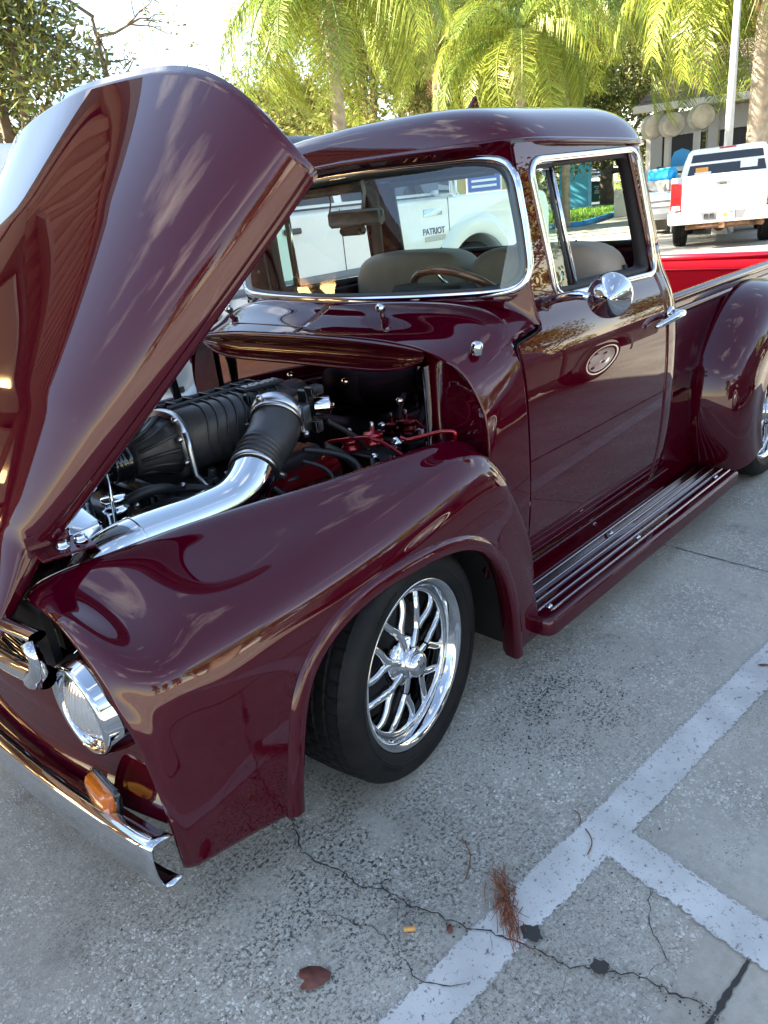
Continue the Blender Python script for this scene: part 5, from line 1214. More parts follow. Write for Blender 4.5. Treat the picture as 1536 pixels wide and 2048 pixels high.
# ================================================================ the lot beyond: vehicles
def polar(az, d, z=0.0): return Vector((CAM[0]+d*math.cos(R(az)), CAM[1]+d*math.sin(R(az)), z))
def vroot(name, label, cat, loc, head, group=None):
    o = thing(name, label, cat, loc, group); o.rotation_euler = (0, 0, head); return o
def vwheel(par, x, y, r, w, sg, rimc='silver_paint', whiteline=False):
    t = MB().lathe([(r*.62, -w/2), (r*.80, -w/2-.008), (r*.95, -w/2+.01), (r, -w/2+.04), (r*.995, -.03), (r*.985, -.03), (r*.985, -.02), (r, -.02), (r, .02), (r*.985, .02), (r*.985, .03), (r*.995, .03), (r, w/2-.04), (r*.95, w/2-.01), (r*.80, w/2+.008), (r*.62, w/2)], (x, y, r), (0, sg, 0), 40).build('wheel', 'tyre', par, world_coords=False)
    m_ = MB().lathe([(r*.62, .5*w), (r*.60, .42*w), (r*.55, .30*w), (r*.30, .32*w), (r*.24, .42*w), (r*.10, .46*w), (.001, .47*w)], (x, y, r), (0, sg, 0), 36)
    m_.build('rim', rimc, t, world_coords=False)
    if whiteline: MB().lathe([(r*.70, w/2+.006), (r*.76, w/2+.0085)], (x, y, r), (0, sg, 0), 40).build('white_band', 'plate_white', t, world_coords=False)
    for k in range(5):
        a = 2*math.pi*k/5; MB().box((x+r*.42*math.cos(a), y+sg*.31*w, r+r*.42*math.sin(a)), (.05, .03, .05), .01).build('rim_bolt', 'dark_under', t, world_coords=False)
    return t
def quadstrip(m_, pts): m_.add(pts, [tuple(range(len(pts)))]); return m_
def make_pickup(root, L, W, paint, wb, xr, r=.385, hz=1.20, bedz=1.36, belt=1.30, roofz=1.90, clr=.50, roofm=None, cab=(2.05, 4.05), whiteline=False, bedcap=False):
    h = W/2; xf = xr+wb; xb = cab[0]
    def arch(cx, rad, n=12): return [(cx+rad*math.cos(a), r+rad*math.sin(a)) for a in np.linspace(math.pi-.15, .15, n)]
    # bed sides
    for sg in (-1, 1):
        poly = [(0.03, clr+.12)]+arch(xr, r+.09)+[(xb-.02, clr+.02), (xb-.02, bedz), (.0, bedz)]
        o = bevel(MB().prism(poly, lambda a, b, d: (a, d, b), sg*h, sg*(h-.12)).build('bed_side', paint, root, smooth=False, world_coords=False), .03, 3)
        MB().grid([[(xr+(r+.09)*math.cos(a), sg*(h+.012), r+(r+.09)*math.sin(a)), (xr+(r+.13)*math.cos(a), sg*(h+.016), r+(r+.13)*math.sin(a)), (xr+(r+.17)*math.cos(a), sg*(h-.004), r+(r+.17)*math.sin(a))] for a in np.linspace(math.pi+.1, -.1, 24)]).build('arch_flare', paint, o, world_coords=False)
    MB().box((xb/2, 0, .78), (xb-.1, W-.2, .04)).build('bed_floor', 'dark_under', root, smooth=False, world_coords=False)
    # cab lower and nose
    poly = [(xb, clr)]+[(xf-r-.2, clr)]+arch(xf, r+.09)+[(L-.05, clr+.05), (L, clr+.2), (L, hz-.22), (L-.08, hz-.06), (L-.35, hz), (cab[1]-.12, belt), (xb, belt)]
    body = bevel(MB().prism(poly, lambda a, b, d: (a, d, b), -h, h).build('cab_body', paint, root, smooth=False, world_coords=False), .045, 3)
    # greenhouse
    x0, x1 = cab; base = belt-.01
    st = []
    for k, (z, a, b, w) in enumerate(((base, x0+.02, x1, h-.05), (lerp(base, roofz, .5), x0+.07, x1-.36, h-.12), (roofz-.08, x0+.13, x1-.68, h-.20), (roofz-.015, x0+.20, x1-.78, h-.26), (roofz, x0+.32, x1-.90, h-.40))):
        st.append([(x, y, z) for x, y in roundpoly([(a, -w, .12), (b, -w, .15), (b, w, .15), (a, w, .12)], 5)])
    gm_ = MB().grid(st, closed_v=True); n_ = len(st[0]); gm_.F.append(tuple(len(gm_.V)-n_+k for k in range(n_)))
    gh = gm_.build('greenhouse', paint, root, world_coords=False, auto=50)
    if roofm: 
        tp = MB().grid([[(x, y, z+.006) for x, y, z in s_] for s_ in st[2:]], closed_v=True); tp.F.append(tuple(len(tp.V)-n_+k for k in range(n_))); tp.build('roof_skin', roofm, gh, world_coords=False)
    z0, z1 = belt+.05, roofz-.12; t0 = (z0-base)/(roofz-.08-base); t1 = (z1-base)/(roofz-.08-base)
    def gx(t, a, b): return lerp(a, b, t)
    wl0, wl1 = h-.05-.15*t0, h-.05-.15*t1
    def pane(nm, pts, m_='glass_dark'):
        V = [tuple(p) for p in pts]; o = mk(nm, V, [tuple(range(len(V)))], m_, gh, smooth=False, world_coords=False); return o
    rx0, rx1 = x0+.02+.11*t0-.012, x0+.02+.11*t1-.012
    pane('rear_window', [(rx0, -wl0+.14, z0), (rx0, wl0-.14, z0), (rx1, wl1-.12, z1), (rx1, -wl1+.12, z1)], 'black_gloss')
    fx0, fx1 = x1-.68*t0+.012, x1-.68*t1+.012
    pane('windscreen', [(fx0, wl0-.12, z0), (fx0, -wl0+.12, z0), (fx1, -wl1+.1, z1), (fx1, wl1-.1, z1)], 'black_gloss')
    for sg in (-1, 1):
        ya, yb = sg*(wl0+.008), sg*(wl1+.008); mid = (x0+x1)/2-.25
        pane('side_window', [(x0+.18, ya, z0), (mid-.05, ya, z0), (mid-.05, yb, z1), (x0+.28, yb, z1)], 'black_gloss'); pane('side_window', [(mid+.05, ya, z0), (x1-.28, ya, z0), (x1-.72, yb, z1), (mid+.05, yb, z1)], 'black_gloss')
    for x in (xr, xf):
        for sg in (-1, 1): vwheel(root, x, sg*(h-.16), r, .27, sg, whiteline=whiteline)
    MB().box((L/2, 0, .45), (L-.5, W-.6, .12)).tube([(xr, -h+.2, r), (xr, h-.2, r)], .06, 10).lathe([(.02, -.14), (.11, -.1), (.14, 0), (.11, .1), (.02, .14)], (xr-.02, .06, r), (1, 0, 0), 18).build('chassis', 'rust_metal', root, world_coords=False)
    return body, gh, h
# --- white pickup seen from behind
dh = R(20.5); dl = polar(20.9, 17.6)
dg_ = vroot('white_pickup', 'white full-size pickup seen from behind, beyond the red tailgate', 'pickup truck', dl, dh)
body, gh, h = make_pickup(dg_, 5.9, 2.02, 'white_paint_warm', 3.57, 1.20, r=.40, bedz=1.42, belt=1.36, roofz=1.96, clr=.52, cab=(2.0, 4.1))
tgt = bevel(MB().box((-.015, 0, 1.07), (.07, 1.56, .64), .012).build('tailgate', 'white_paint_warm', dg_, smooth=False, world_coords=False), .012)
MB().tube([(-.03, -.78, 1.40), (-.03, .78, 1.40)], .03, 10).build('tailgate_cap', 'white_paint_warm', tgt, world_coords=False)
MB().box((-.052, .03, 1.25), (.02, .24, .075), .02).build('gate_handle', 'grey_plastic', tgt, world_coords=False)
MB().box((-.064, .03, 1.242), (.01, .13, .025), .006).build('handle_slot', 'black_plastic', tgt, world_coords=False)
MB().box((-.053, 0, .88), (.008, 1.5, .010), .002).build('gate_crease', 'grey_plastic', tgt, world_coords=False)
text_mesh('DODGE', .105, .004, frame((-.054, .50, .985), (0, -1, 0), (0, 0, 1)), 'gate_lettering', 'letter_grey', tgt, bold=.003, world_coords=False)
MB().box((-.054, -.62, .985), (.006, .16, .02), .003).build('gate_badge', 'letter_grey', tgt, world_coords=False)
for sg in (-1, 1):
    tl_ = bevel(MB().prism([(.79, .78), (1.005, .80), (1.005, 1.33), (.80, 1.30)], lambda a, b, d: (d, sg*a, b), -.035, .10).build('tail_light', 'tail_red', dg_, smooth=False, world_coords=False), .015)
    MB().box((-.038, sg*.895, .845), (.012, .16, .085), .004).build('reverse_lens', 'plate_white', tl_, world_coords=False)
bm = bevel(MB().prism([(-1.02, .52), (1.02, .52), (1.04, .60), (1.04, .76), (-1.04, .76), (-1.04, .60)], lambda a, b, d: (d, a, b), -.20, .05).build('rear_bumper', 'white_paint_warm', dg_, smooth=False, world_coords=False), .035, 3)
MB().prism([(-.36, .575), (.36, .575), (.43, .735), (-.43, .735)], lambda a, b, d: (d, a, b), -.212, -.19).build('plate_recess', 'grey_plastic', bm, smooth=False, world_coords=False)
np_ = MB().box((-.215, -.06, .655), (.006, .32, .155), .003).build('number_plate', 'plate_white', bm, world_coords=False)
MB().lathe([(.045, 0), (.03, .003), (.001, .004)], (-.219, -.05, .655), (-1, 0, 0), 16).build('plate_emblem', 'plate_orange', np_, world_coords=False); MB().box((-.219, -.16, .70), (.003, .05, .03)).build('plate_sticker', 'plate_green', np_, world_coords=False, smooth=False)
for y in (.20, .31): MB().box((-.216, y, .655), (.02, .075, .095), .01).build('tow_socket', 'black_plastic', bm, world_coords=False)
MB().box((-.12, .0, .46), (.16, .12, .10), .01).tube([(-.1, -.5, .48), (-.1, .5, .48)], .04, 10).build('tow_hitch', 'rust_metal', dg_, world_coords=False)
MB().tube([(.2, -.65, .46), (-.12, -.72, .46)], [.06, .055], 14).build('exhaust_pipe', 'rust_metal', dg_, world_coords=False)
MB().box((2.20, 0, 1.93), (.06, .34, .045), .01).build('high_brake_light', 'tail_red', gh, world_coords=False)
for y, z, dy, dz, m_ in ((.50, 1.52, .26, .10, 'plate_orange'), (.48, 1.43, .34, .09, 'plate_white'), (-.45, 1.56, .34, .18, 'plate_white'), (-.45, 1.58, .26, .03, 'letter_blue')):
    xx = 2.0+.02+.11*((z-1.35)/.53)-.025-(.004 if m_ == 'letter_blue' else 0); MB().box((xx, y, z), (.006, dy, dz)).build('window_sticker', m_, gh, smooth=False, world_coords=False)
# --- silver wagon facing us behind it
sl = polar(23.1, 27); sv = vroot('silver_suv', 'silver SUV facing the viewer, half hidden behind the white pickup', 'SUV', sl, R(23+180-6))
body, gh, h = make_pickup(sv, 4.5, 1.85, 'silver_paint', 2.6, .95, r=.35, hz=1.08, bedz=1.0, belt=1.05, roofz=1.68, clr=.35, cab=(.10, 3.3))
gp = MB()
for y in (-.62, .62): gp.tube([(.45, y, 1.70), (2.3, y, 1.70)], .02, 8)
gp.V and MB().tube([(.45, -.62, 1.70), (2.3, -.62, 1.70)], .02, 8).build('roof_rail', 'black_plastic', gh, world_coords=False); MB().tube([(.45, .62, 1.70), (2.3, .62, 1.70)], .02, 8).build('roof_rail', 'black_plastic', gh, world_coords=False)
MB().box((4.50, 0, .80), (.04, 1.0, .16), .01).build('grille', 'black_plastic', sv, world_coords=False)
for y in (-.72, .72): MB().box((4.46, y, .85), (.10, .28, .15), .03).build('headlight', 'reflector', sv, world_coords=False)
# --- tall white pickup parked alongside, seen through the glass
wp = vroot('white_crew_pickup', 'tall white pickup with black roof seen through the maroon truck cab glass', 'pickup truck', (.42, 4.30, 0), 0)
body, gh, h = make_pickup(wp, 6.9, 2.03, 'white_paint', 4.05, 1.35, r=.53, hz=1.56, bedz=1.55, belt=1.56, roofz=2.20, clr=.60, roofm='dark_paint', cab=(2.0, 5.3))
for sg in (-1, 1):
    mr_ = MB().box((4.75, sg*1.17, 1.70), (.10, .20, .30), .03).tube([(4.72, sg*.98, 1.60), (4.72, sg*1.1, 1.60)], .03, 8).build('door_mirror', 'white_paint', wp, world_coords=False)
    MB().box((4.69, sg*1.17, 1.70), (.02, .16, .25), .01).build('mirror_glass', 'chrome', mr_, world_coords=False)
    for xh in (2.75, 3.98): MB().box((xh, sg*1.03, 1.41), (.20, .03, .05), .012).build('door_handle', 'black_plastic', wp, world_coords=False)
    MB().box((3.4, sg*1.02, .98), (3.3, .02, .07), .01).build('side_moulding', 'grey_plastic', wp, world_coords=False)
    MB().box((3.6, sg*1.0, 1.575), (3.0, .02, .018), .004).build('belt_trim', 'black_plastic', wp, world_coords=False)
    MB().box((4.66, sg*1.018, 1.42), (.30, .008, .07), .02).build('fender_badge', 'chrome', wp, world_coords=False)
    for xg in (3.35, 4.92): MB().box((xg, sg*1.0155, 1.12), (.010, .004, .86)).build('door_gap', 'letter_dark', wp, smooth=False, world_coords=False)
    MB().grid([[(5.4+(.53+q)*math.cos(a), sg*(1.015+o_), .53+(.53+q)*math.sin(a)) for q, o_ in ((.09, .02), (.16, .045), (.26, .03), (.32, -.004))] for a in np.linspace(math.pi+.05, -.05, 30)]).build('fender_flare', 'white_paint', wp, world_coords=False)
    tm_ = frame((4.66, sg*1.0175, 1.235), (-sg*-1 if sg < 0 else -1, 0, 0), (0, 0, 1)) if False else frame((4.66, sg*1.0175, 1.235), ((1, 0, 0) if sg < 0 else (-1, 0, 0)), (0, 0, 1))
    text_mesh('PATRIOT', .088, .002, tm_, 'door_lettering', 'letter_dark', wp, bold=.002, world_coords=False)
    tm_ = frame((4.68, sg*1.0175, 1.165), ((1, 0, 0) if sg < 0 else (-1, 0, 0)), (0, 0, 1))
    MB().box((4.68, sg*1.016, 1.165), (.34, .003, .055)).build('badge_bar', 'letter_grey', wp, smooth=False, world_coords=False); text_mesh('EDITION', .048, .001, frame((4.68, sg*1.0185, 1.165), ((1, 0, 0) if sg < 0 else (-1, 0, 0)), (0, 0, 1)), 'badge_lettering', 'plate_white', wp, world_coords=False)
cs = []
for z, a, b, w in ((1.53, .0, 2.0, .98), (1.80, .05, 1.98, .93), (2.12, .12, 1.95, .82), (2.19, .2, 1.9, .74), (2.21, .35, 1.8, .5)):
    cs.append([(x_, y_, z) for x_, y_ in roundpoly([(a, -w, .1), (b, -w, .1), (b, w, .1), (a, w, .1)], 5)])
cm_ = MB().grid(cs, closed_v=True); cm_.F.append(tuple(len(cm_.V)-len(cs[0])+k for k in range(len(cs[0])))); cap_ = cm_.build('bed_cap', 'white_paint', wp, world_coords=False, auto=50)
for sg in (-1, 1): mk('cap_window', [(.3, sg*.975, 1.66), (1.75, sg*.975, 1.66), (1.68, sg*.885, 2.0), (.36, sg*.885, 2.0)], [(0, 1, 2, 3)], 'black_gloss', cap_, smooth=False, world_coords=False)
bevel(MB().box((.0, 0, 1.12), (.08, 1.80, .86), .02).build('tailgate', 'white_paint', wp, smooth=False, world_coords=False), .02)
bevel(MB().box((-.08, 0, .62), (.20, 2.0, .20), .03).build('rear_bumper', 'chrome', wp, smooth=False, world_coords=False), .02)
for sg in (-1, 1): MB().box((.0, sg*.95, 1.22), (.10, .13, .46), .02).build('tail_light', 'tail_red', wp, world_coords=False)
# --- dark pickup across the aisle, mirrored in the door
bl = vroot('dark_pickup', 'black pickup with white-walled tyres, mirrored in the maroon door', 'pickup truck', (5.65, -3.65, 0), R(180))
make_pickup(bl, 4.9, 1.75, 'dark_paint', 2.9, 1.05, r=.36, hz=.98, bedz=1.05, belt=1.02, roofz=1.55, clr=.30, cab=(1.75, 3.5), whiteline=True)

# ================================================================ car wash, vacuums, pole, signs
mat('shingle', (.15, .105, .085), rough=.9, var=.35, vscale=9, bump=.3, bscale=30); mat('beige_wall', (.55, .47, .36), rough=.85, var=.06); mat('blue_trim', (.02, .22, .48), rough=.5); mat('blue_bright', (.01, .33, .72), rough=.45); mat('grey_panel', (.33, .33, .32), rough=.6); mat('dark_opening', (.03, .03, .035), rough=.8)
mat('kerb_blue', (.02, .25, .62), rough=.7, var=.15, vscale=4); mat('asphalt', (.10, .10, .105), rough=.9, var=.25, vscale=.6, bump=.3, bscale=30); mat('pillar_blue', (.10, .42, .58), rough=.6, var=.05); mat('dumpster_green', (.012, .13, .10), rough=.5, var=.15); mat('drum_white', (.40, .36, .30), rough=.6, var=.35, vscale=2.5); mat('pole_grey', (.50, .48, .44), rough=.7, var=.08); mat('olive_wall', (.33, .29, .06), rough=.8)
cw = thing('car_wash', 'beige car wash building with brown shingle roof and blue trim', 'building', polar(18, 32)); cw.rotation_euler = (0, 0, R(-62)); cw.scale = (1.2, 1.2, 1.2)
# local frame: x runs along the front to the right, y away from the viewer
def cwp(nm, mb_, m_, par=None): return mb_.build(nm, m_, par or cw, smooth=False, world_coords=False)
wall = cwp('wall', MB().box((3.2, 3.0, 1.75), (9.2, 5.0, 3.5)), 'beige_wall')
cwp('header_beam', MB().box((-1.0, .42, 2.62), (4.6, .2, .62)), 'grey_panel')
for i, xx in enumerate((-2.6, -.95, .55)): cwp('bay_opening', MB().box((xx, .46, 1.15), (1.15, .1, 2.3)), 'dark_opening', wall)
for xx in (-3.3, -1.75, -.2, 1.25): cwp('bay_post', MB().box((xx, .35, 1.5), (.28, .3, 3.0)), 'grey_panel')
rows = []
rf_ = MB(); 
for k in range(13):      # shingle courses stepped up the slope
    t0, t1 = k/13, (k+1)/13; y0, y1 = lerp(-.5, 3.0, t0), lerp(-.5, 3.0, t1); z0, z1 = lerp(3.12, 4.9, t0), lerp(3.12, 4.9, t1)
    a0, a1 = lerp(-4.0, -2.2, t0), lerp(-4.0, -2.2, t1)
    co = MB().add([(a0, y0, z0+.03), (9, y0, z0+.03), (9, y1, z1), (a1, y1, z1), (a0, y0, z0-.02), (9, y0, z0-.02)], [(0, 1, 2, 3), (4, 5, 1, 0)]); co.build('shingle_course', 'shingle', cw, smooth=False, world_coords=False)
cwp('hip_end', MB().add([(-4.0, -.5, 3.12), (-2.2, 3.0, 4.9), (-4.0, 6.5, 3.12)], [(0, 1, 2)]), 'shingle')
cwp('gutter', MB().box((2.4, -.55, 3.06), (12.9, .12, .20), .02), 'pole_grey')
cwp('gable_wall', MB().prism([(1.6, 2.6), (6.0, 2.6), (6.0, 4.7)], lambda a, b, d: (a, d, b), -.95, -.4), 'beige_wall')
cwp('blue_fascia', MB().prism([(1.4, 3.15), (6.2, 3.15), (6.2, 3.38), (1.4, 3.38)], lambda a, b, d: (a, d, b), -1.05, -.9), 'blue_bright')
cwp('wing_wall', MB().box((4.6, -.3, 1.4), (3.6, 1.2, 2.8)), 'beige_wall')
cwp('blue_window', MB().box((2.35, -.2, 1.75), (.5, .3, 1.6)), 'blue_bright'); cwp('blue_post', MB().box((2.75, -.62, 1.5), (.14, .2, 3.0)), 'blue_trim')
cwp('blue_band', MB().box((2.1, -.3, 2.75), (.9, .5, .35)), 'blue_bright')
for i, (px_, d, zz) in enumerate(((25.45, 27.6, 2.92), (24.3, 27.2, 2.88), (22.55, 26.4, 2.95))):
    p = polar(px_, d); lab = ('leftmost round vacuum drum at the car wash, beside the palm fronds', 'middle round vacuum drum at the car wash', 'rightmost round vacuum drum at the car wash, above the SUV')[i]
    t = thing('vacuum_drum', lab, 'vacuum', p, 'round vacuum drums at the car wash'); f_ = Vector((-math.cos(R(px_)), -math.sin(R(px_)), 0)); sd = Vector((-f_.y, f_.x, 0))
    c = Vector((p.x, p.y, zz)); ax_ = (f_+sd*.35).normalized()
    MB().lathe([(.001, .26), (.24, .25), (.31, .235), (.33, .20), (.33, .17)], c, ax_, 30).build('drum_face', 'drum_white', t)
    MB().lathe([(.34, .19), (.35, .10), (.35, -.15), (.30, -.26), (.001, -.28)], c, ax_, 30).build('drum_body', 'grey_panel', t)
    MB().box((p.x-ax_.x*.25, p.y-ax_.y*.25, zz/2-.1), (.16, .16, zz-.2)).build('drum_post', 'grey_panel', t, smooth=False)
p = polar(24.75, 24.0); vd = thing('vacuum_station', 'vacuum station with bright blue hood beside the car wash', 'vacuum', p)
bevel(MB().box((p.x, p.y, .72), (.42, .62, 1.30), .02).build('cabinet', 'grey_panel', vd, smooth=False), .01); bevel(MB().box((p.x, p.y, 1.50), (.50, .74, .34), .10).build('hood_cover', 'blue_bright', vd), .02)
q = p+Vector((-.22, -.1, 0)); MB().box((q.x, q.y, .80), (.03, .16, .95)).build('front_strip', 'drum_white', vd, smooth=False)
MB().tube([tuple(x_) for x_ in spl([(p.x, p.y-.35, 1.5), (p.x-.05, p.y-.50, 1.2), (p.x, p.y-.52, .7), (p.x-.1, p.y-.45, .4)], 14)], .05, 8).build('suction_hose', 'blue_trim', vd)
p = polar(23.6, 25.5); bp2 = thing('vacuum_board', 'tall dark blue rounded board standing behind the vacuum station', 'board', p)
MB().prism([(-.28, .1), (.28, .1), (.28, 1.9), (.2, 2.08), (0, 2.15), (-.2, 2.08), (-.28, 1.9)], lambda a, b, d: (p.x+a*.45+d*.9, p.y-a*.9+d*.45, b), -.06, .06).build('panel', 'blue_trim', bp2, smooth=False)
p = polar(20.85, 21.5); lp = thing('lamp_pole', 'plain grey concrete pole rising in front of the car wash', 'pole', p)
MB().tube([(p.x, p.y, 0), (p.x, p.y, 5.0)], [.11, .075], 16).build('shaft', 'pole_grey', lp); MB().box((p.x, p.y, .1), (.4, .4, .2), .02).build('foot', 'pole_grey', lp)
# kerbed grass island, road, far verge (seen through the door window)
mat('grass_turf', (.10, .17, .02), rough=.9, var=.35, vscale=2.5, bump=.6, bscale=40); mat('far_grass', (.16, .19, .03), rough=.9, var=.3, vscale=.4)
def island(name, pts, z, m, kind='structure'):
    n = len(pts); return mk(name, [(x, y, z) for x, y in pts]+[(x, y, -.01) for x, y in pts], [tuple(range(n))]+[(k, (k+1) % n, n+(k+1) % n, n+k) for k in range(n)], m, smooth=False, kind=kind)
isl = [(23.5, 17.0), (25.9, 13.6), (34.5, 16.2), (41.0, 20.5), (40.0, 27.0), (30.0, 26.0)]
island('grass_island', isl, .12, 'grass_turf')
kb = MB()
for i in range(len(isl)):
    a, b = Vector((*isl[i], 0)), Vector((*isl[(i+1) % len(isl)], 0)); t = (b-a).normalized(); n = Vector((t.y, -t.x, 0)); c = (a+b)/2
    M3 = Matrix(((t.x, n.x, 0), (t.y, n.y, 0), (0, 0, 1))); o = MB().box((c.x+n.x*.1, c.y+n.y*.1, .085), ((b-a).length+.1, .22, .17), .03, M3).build('kerb', 'kerb_blue', None, smooth=False); o['kind'] = 'structure'
random.seed(7); gb_ = MB(); npi = [tuple(x_) for x_ in isl]
while len(gb_.F) < 5200:
    x_, y_ = random.uniform(23, 41), random.uniform(13.4, 27)
    if not inside(npi, x_, y_): continue
    a = random.uniform(0, 6.28); l_ = random.uniform(.08, .20); w_ = .018; gb_.add([(x_-w_*math.cos(a), y_-w_*math.sin(a), .115), (x_+w_*math.cos(a), y_+w_*math.sin(a), .115), (x_+random.gauss(0, .04), y_+random.gauss(0, .04), .12+l_)], [(0, 1, 2)])
leafmat('grass_blade', (.17, .30, .03)); tag(gb_.build('grass', 'grass_blade', smooth=False, kind='stuff'), 'bright green lawn grass on the blue-kerbed island', 'grass')
road = mk('road', [(44, 14, .004), (62, 22, .004), (40, 62, .004), (22, 50, .004)], [(0, 1, 2, 3)], 'asphalt', smooth=False, kind='structure')
mk('verge', [(66, -60, .006), (400, -60, .006), (400, 420, .006), (-60, 420, .006), (-60, 66, .006), (30, 66, .006), (66, 30, .006)], [tuple(range(7))], 'far_grass', smooth=False, kind='structure')
for az_, d, lab, w_ in ((30.75, 52, 'pale blue square pillar at the left of the door window view', 1.1), (30.05, 50, 'wider blue square pillar beside the green dumpster', 1.15)):
    p = polar(az_, d); t = thing('blue_pillar', lab, 'pillar', p, 'blue canopy pillars')
    M3 = Matrix.Rotation(R(20), 3, 'Z'); MB().box((p.x, p.y, 2.1), (w_, w_, 4.2), .03, M3).build('shaft', 'pillar_blue', t, smooth=False); MB().box((p.x, p.y, .08), (w_+.15, w_+.15, .16), .02, M3).build('plinth', 'pole_grey', t, smooth=False)
p = polar(29.15, 58); du = thing('dumpster', 'dark green dumpster beside the blue pillar', 'dumpster', p)
M3 = Matrix.Rotation(R(15), 3, 'Z')
bevel(MB().prism([(-.95, .18), (.95, .18), (1.05, 1.35), (-1.05, 1.5)], lambda a, b, d: (p.x+a*.5+d*.87, p.y-a*.87+d*.5, b), -.7, .7).build('bin', 'dumpster_green', du, smooth=False), .02)
MB().prism([(-1.1, 1.5), (1.1, 1.35), (1.1, 1.43), (-1.1, 1.62)], lambda a, b, d: (p.x+a*.5+d*.87, p.y-a*.87+d*.5, b), -.75, .75).build('lid', 'letter_dark', du, smooth=False)
for k, (zz, ww) in enumerate(((1.16, .4), (1.02, .16), (.88, .3), (.76, .34))):
    q = p+Vector((-.66, -.36-.25, 0)); MB().box((q.x, q.y, zz), (.04, ww, .07), 0, Matrix.Rotation(R(29), 3, 'Z')).build('stencil_mark', 'plate_white', du, smooth=False)
p = polar(26.75, 36); t = thing('white_wall', 'low white rendered wall beside the driveway', 'wall', p); MB().box((p.x, p.y, .55), (.4, 1.3, 1.1), .02, Matrix.Rotation(R(24), 3, 'Z')).build('panel', 'white_paint_warm', t, smooth=False)
p = polar(28.2, 80); mk('verge_kerb', [(p.x-9, p.y+17, .0), (p.x+8, p.y-16, .0), (p.x+8.2, p.y-15.9, .35), (p.x-8.8, p.y+17.1, .35)], [(0, 1, 2, 3)], 'kerb_blue', smooth=False, kind='structure')
def sign(az_, d, z0, w, hh, lab):
    p = polar(az_, d); t = thing('sign_board', lab, 'sign', p); M3 = Matrix.Rotation(R(az_), 3, 'Z')
    MB().tube([(p.x, p.y, 0), (p.x, p.y, z0)], .05, 8).build('post', 'pole_grey', t); b = MB().box((p.x, p.y, z0+hh/2), (.06, w, hh), .01, M3).build('board', 'plate_white', t, smooth=False)
    f_ = Vector((-math.cos(R(az_)), -math.sin(R(az_)), 0))*.045; MB().box((p.x+f_.x, p.y+f_.y, z0+hh*.36), (.02, w*.9, hh*.45), 0, M3).build('blue_panel', 'letter_blue', b, smooth=False)
    for k in range(3): MB().box((p.x+f_.x*1.4, p.y+f_.y*1.4, z0+hh*(.24+.12*k)), (.01, w*.7, hh*.05), 0, M3).build('stripe', 'plate_white', b, smooth=False)
sign(36.6, 22, 1.45, .95, 1.15, 'white and blue notice board seen through the rear glass'); sign(29.0, 66, 1.7, 2.0, 1.8, 'white and blue roadside sign above the dumpster')
p = polar(37.9, 30); t = thing('olive_shed', 'low olive-yellow shed seen through the rear glass', 'shed', p); M3 = Matrix.Rotation(R(38), 3, 'Z')
MB().box((p.x, p.y, 1.3), (3, 3.4, 2.6), 0, M3).build('wall', 'olive_wall', t, smooth=False); MB().box((p.x, p.y, 2.68), (3.3, 3.7, .16), 0, M3).build('roof', 'pole_grey', t, smooth=False)

# ================================================================ trees
leafmat('oak_leaf', (.11, .125, .028)); leafmat('oak_leaf_light', (.27, .25, .07)); leafmat('palm_leaf', (.30, .34, .045)); leafmat('palm_leaf_shade', (.20, .26, .045)); leafmat('dead_frond', (.34, .23, .11), .2)
mat('bark', (.17, .125, .085), rough=.95, var=.4, vscale=5, bump=.6, bscale=18); mat('palm_bark', (.36, .29, .22), rough=.9, var=.3, vscale=6, bump=.5, bscale=14); mat('boot_bark', (.38, .22, .12), rough=.9, var=.35, vscale=10)
def frond_mesh(seed, L=3.0, droop=1.0, m='palm_leaf', lw=.015, ll=.66, nl=84):
    random.seed(seed); V = []; F = []; pts = []
    for k in range(17):
        t = k/16; ang = R(50)-droop*R(132)*t**1.0; pts.append((L/16*math.cos(ang), L/16*math.sin(ang)))
    P = [(0, 0)]
    for a, b in pts: P.append((P[-1][0]+a, P[-1][1]+b))
    P = [(a, 0, b) for a, b in P]; mb_ = MB().tube(P, np.linspace(.035, .006, 18), 5)
    V, F = mb_.V, mb_.F
    for k in range(nl):
        t = .12+.88*k/nl; i = min(int(t*17), 16); f_ = t*17-i; b = Vector(P[i])*(1-f_)+Vector(P[i+1])*f_; d = (Vector(P[i+1])-Vector(P[i])).normalized()
        for sg in (-1, 1):
            l_ = ll*(.45+1.0*math.sin(math.pi*min(1, t*.9+.1)))*random.uniform(.6, 1.2); out = (Vector((0, sg, 0))*random.uniform(.7, 1.0)+d*random.uniform(.5, .9)+Vector((0, 0, random.uniform(-.1, .35)))).normalized()
            m1_ = b+out*l_*.45; m1_.z -= .03; e = b+out*l_*.8; e.z -= l_*random.uniform(.35, .95); e += Vector((random.gauss(0, .03), random.gauss(0, .03), 0)); w = d*lw
            n = len(V); V += [tuple(b-w*.6), tuple(b+w*.6), tuple(m1_+w), tuple(m1_-w), tuple(e)]; F += [(n, n+1, n+2, n+3), (n+3, n+2, n+4)]
    me = bpy.data.meshes.new('frond'); me.from_pydata(V, [], F); me.update(); me.materials.append(MAT[m]); return me
FR = [frond_mesh(i, 3.5, .85+.12*i, 'palm_leaf' if i % 3 else 'palm_leaf_shade') for i in range(5)]; FD = frond_mesh(9, 2.4, 1.5, 'dead_frond', nl=30)
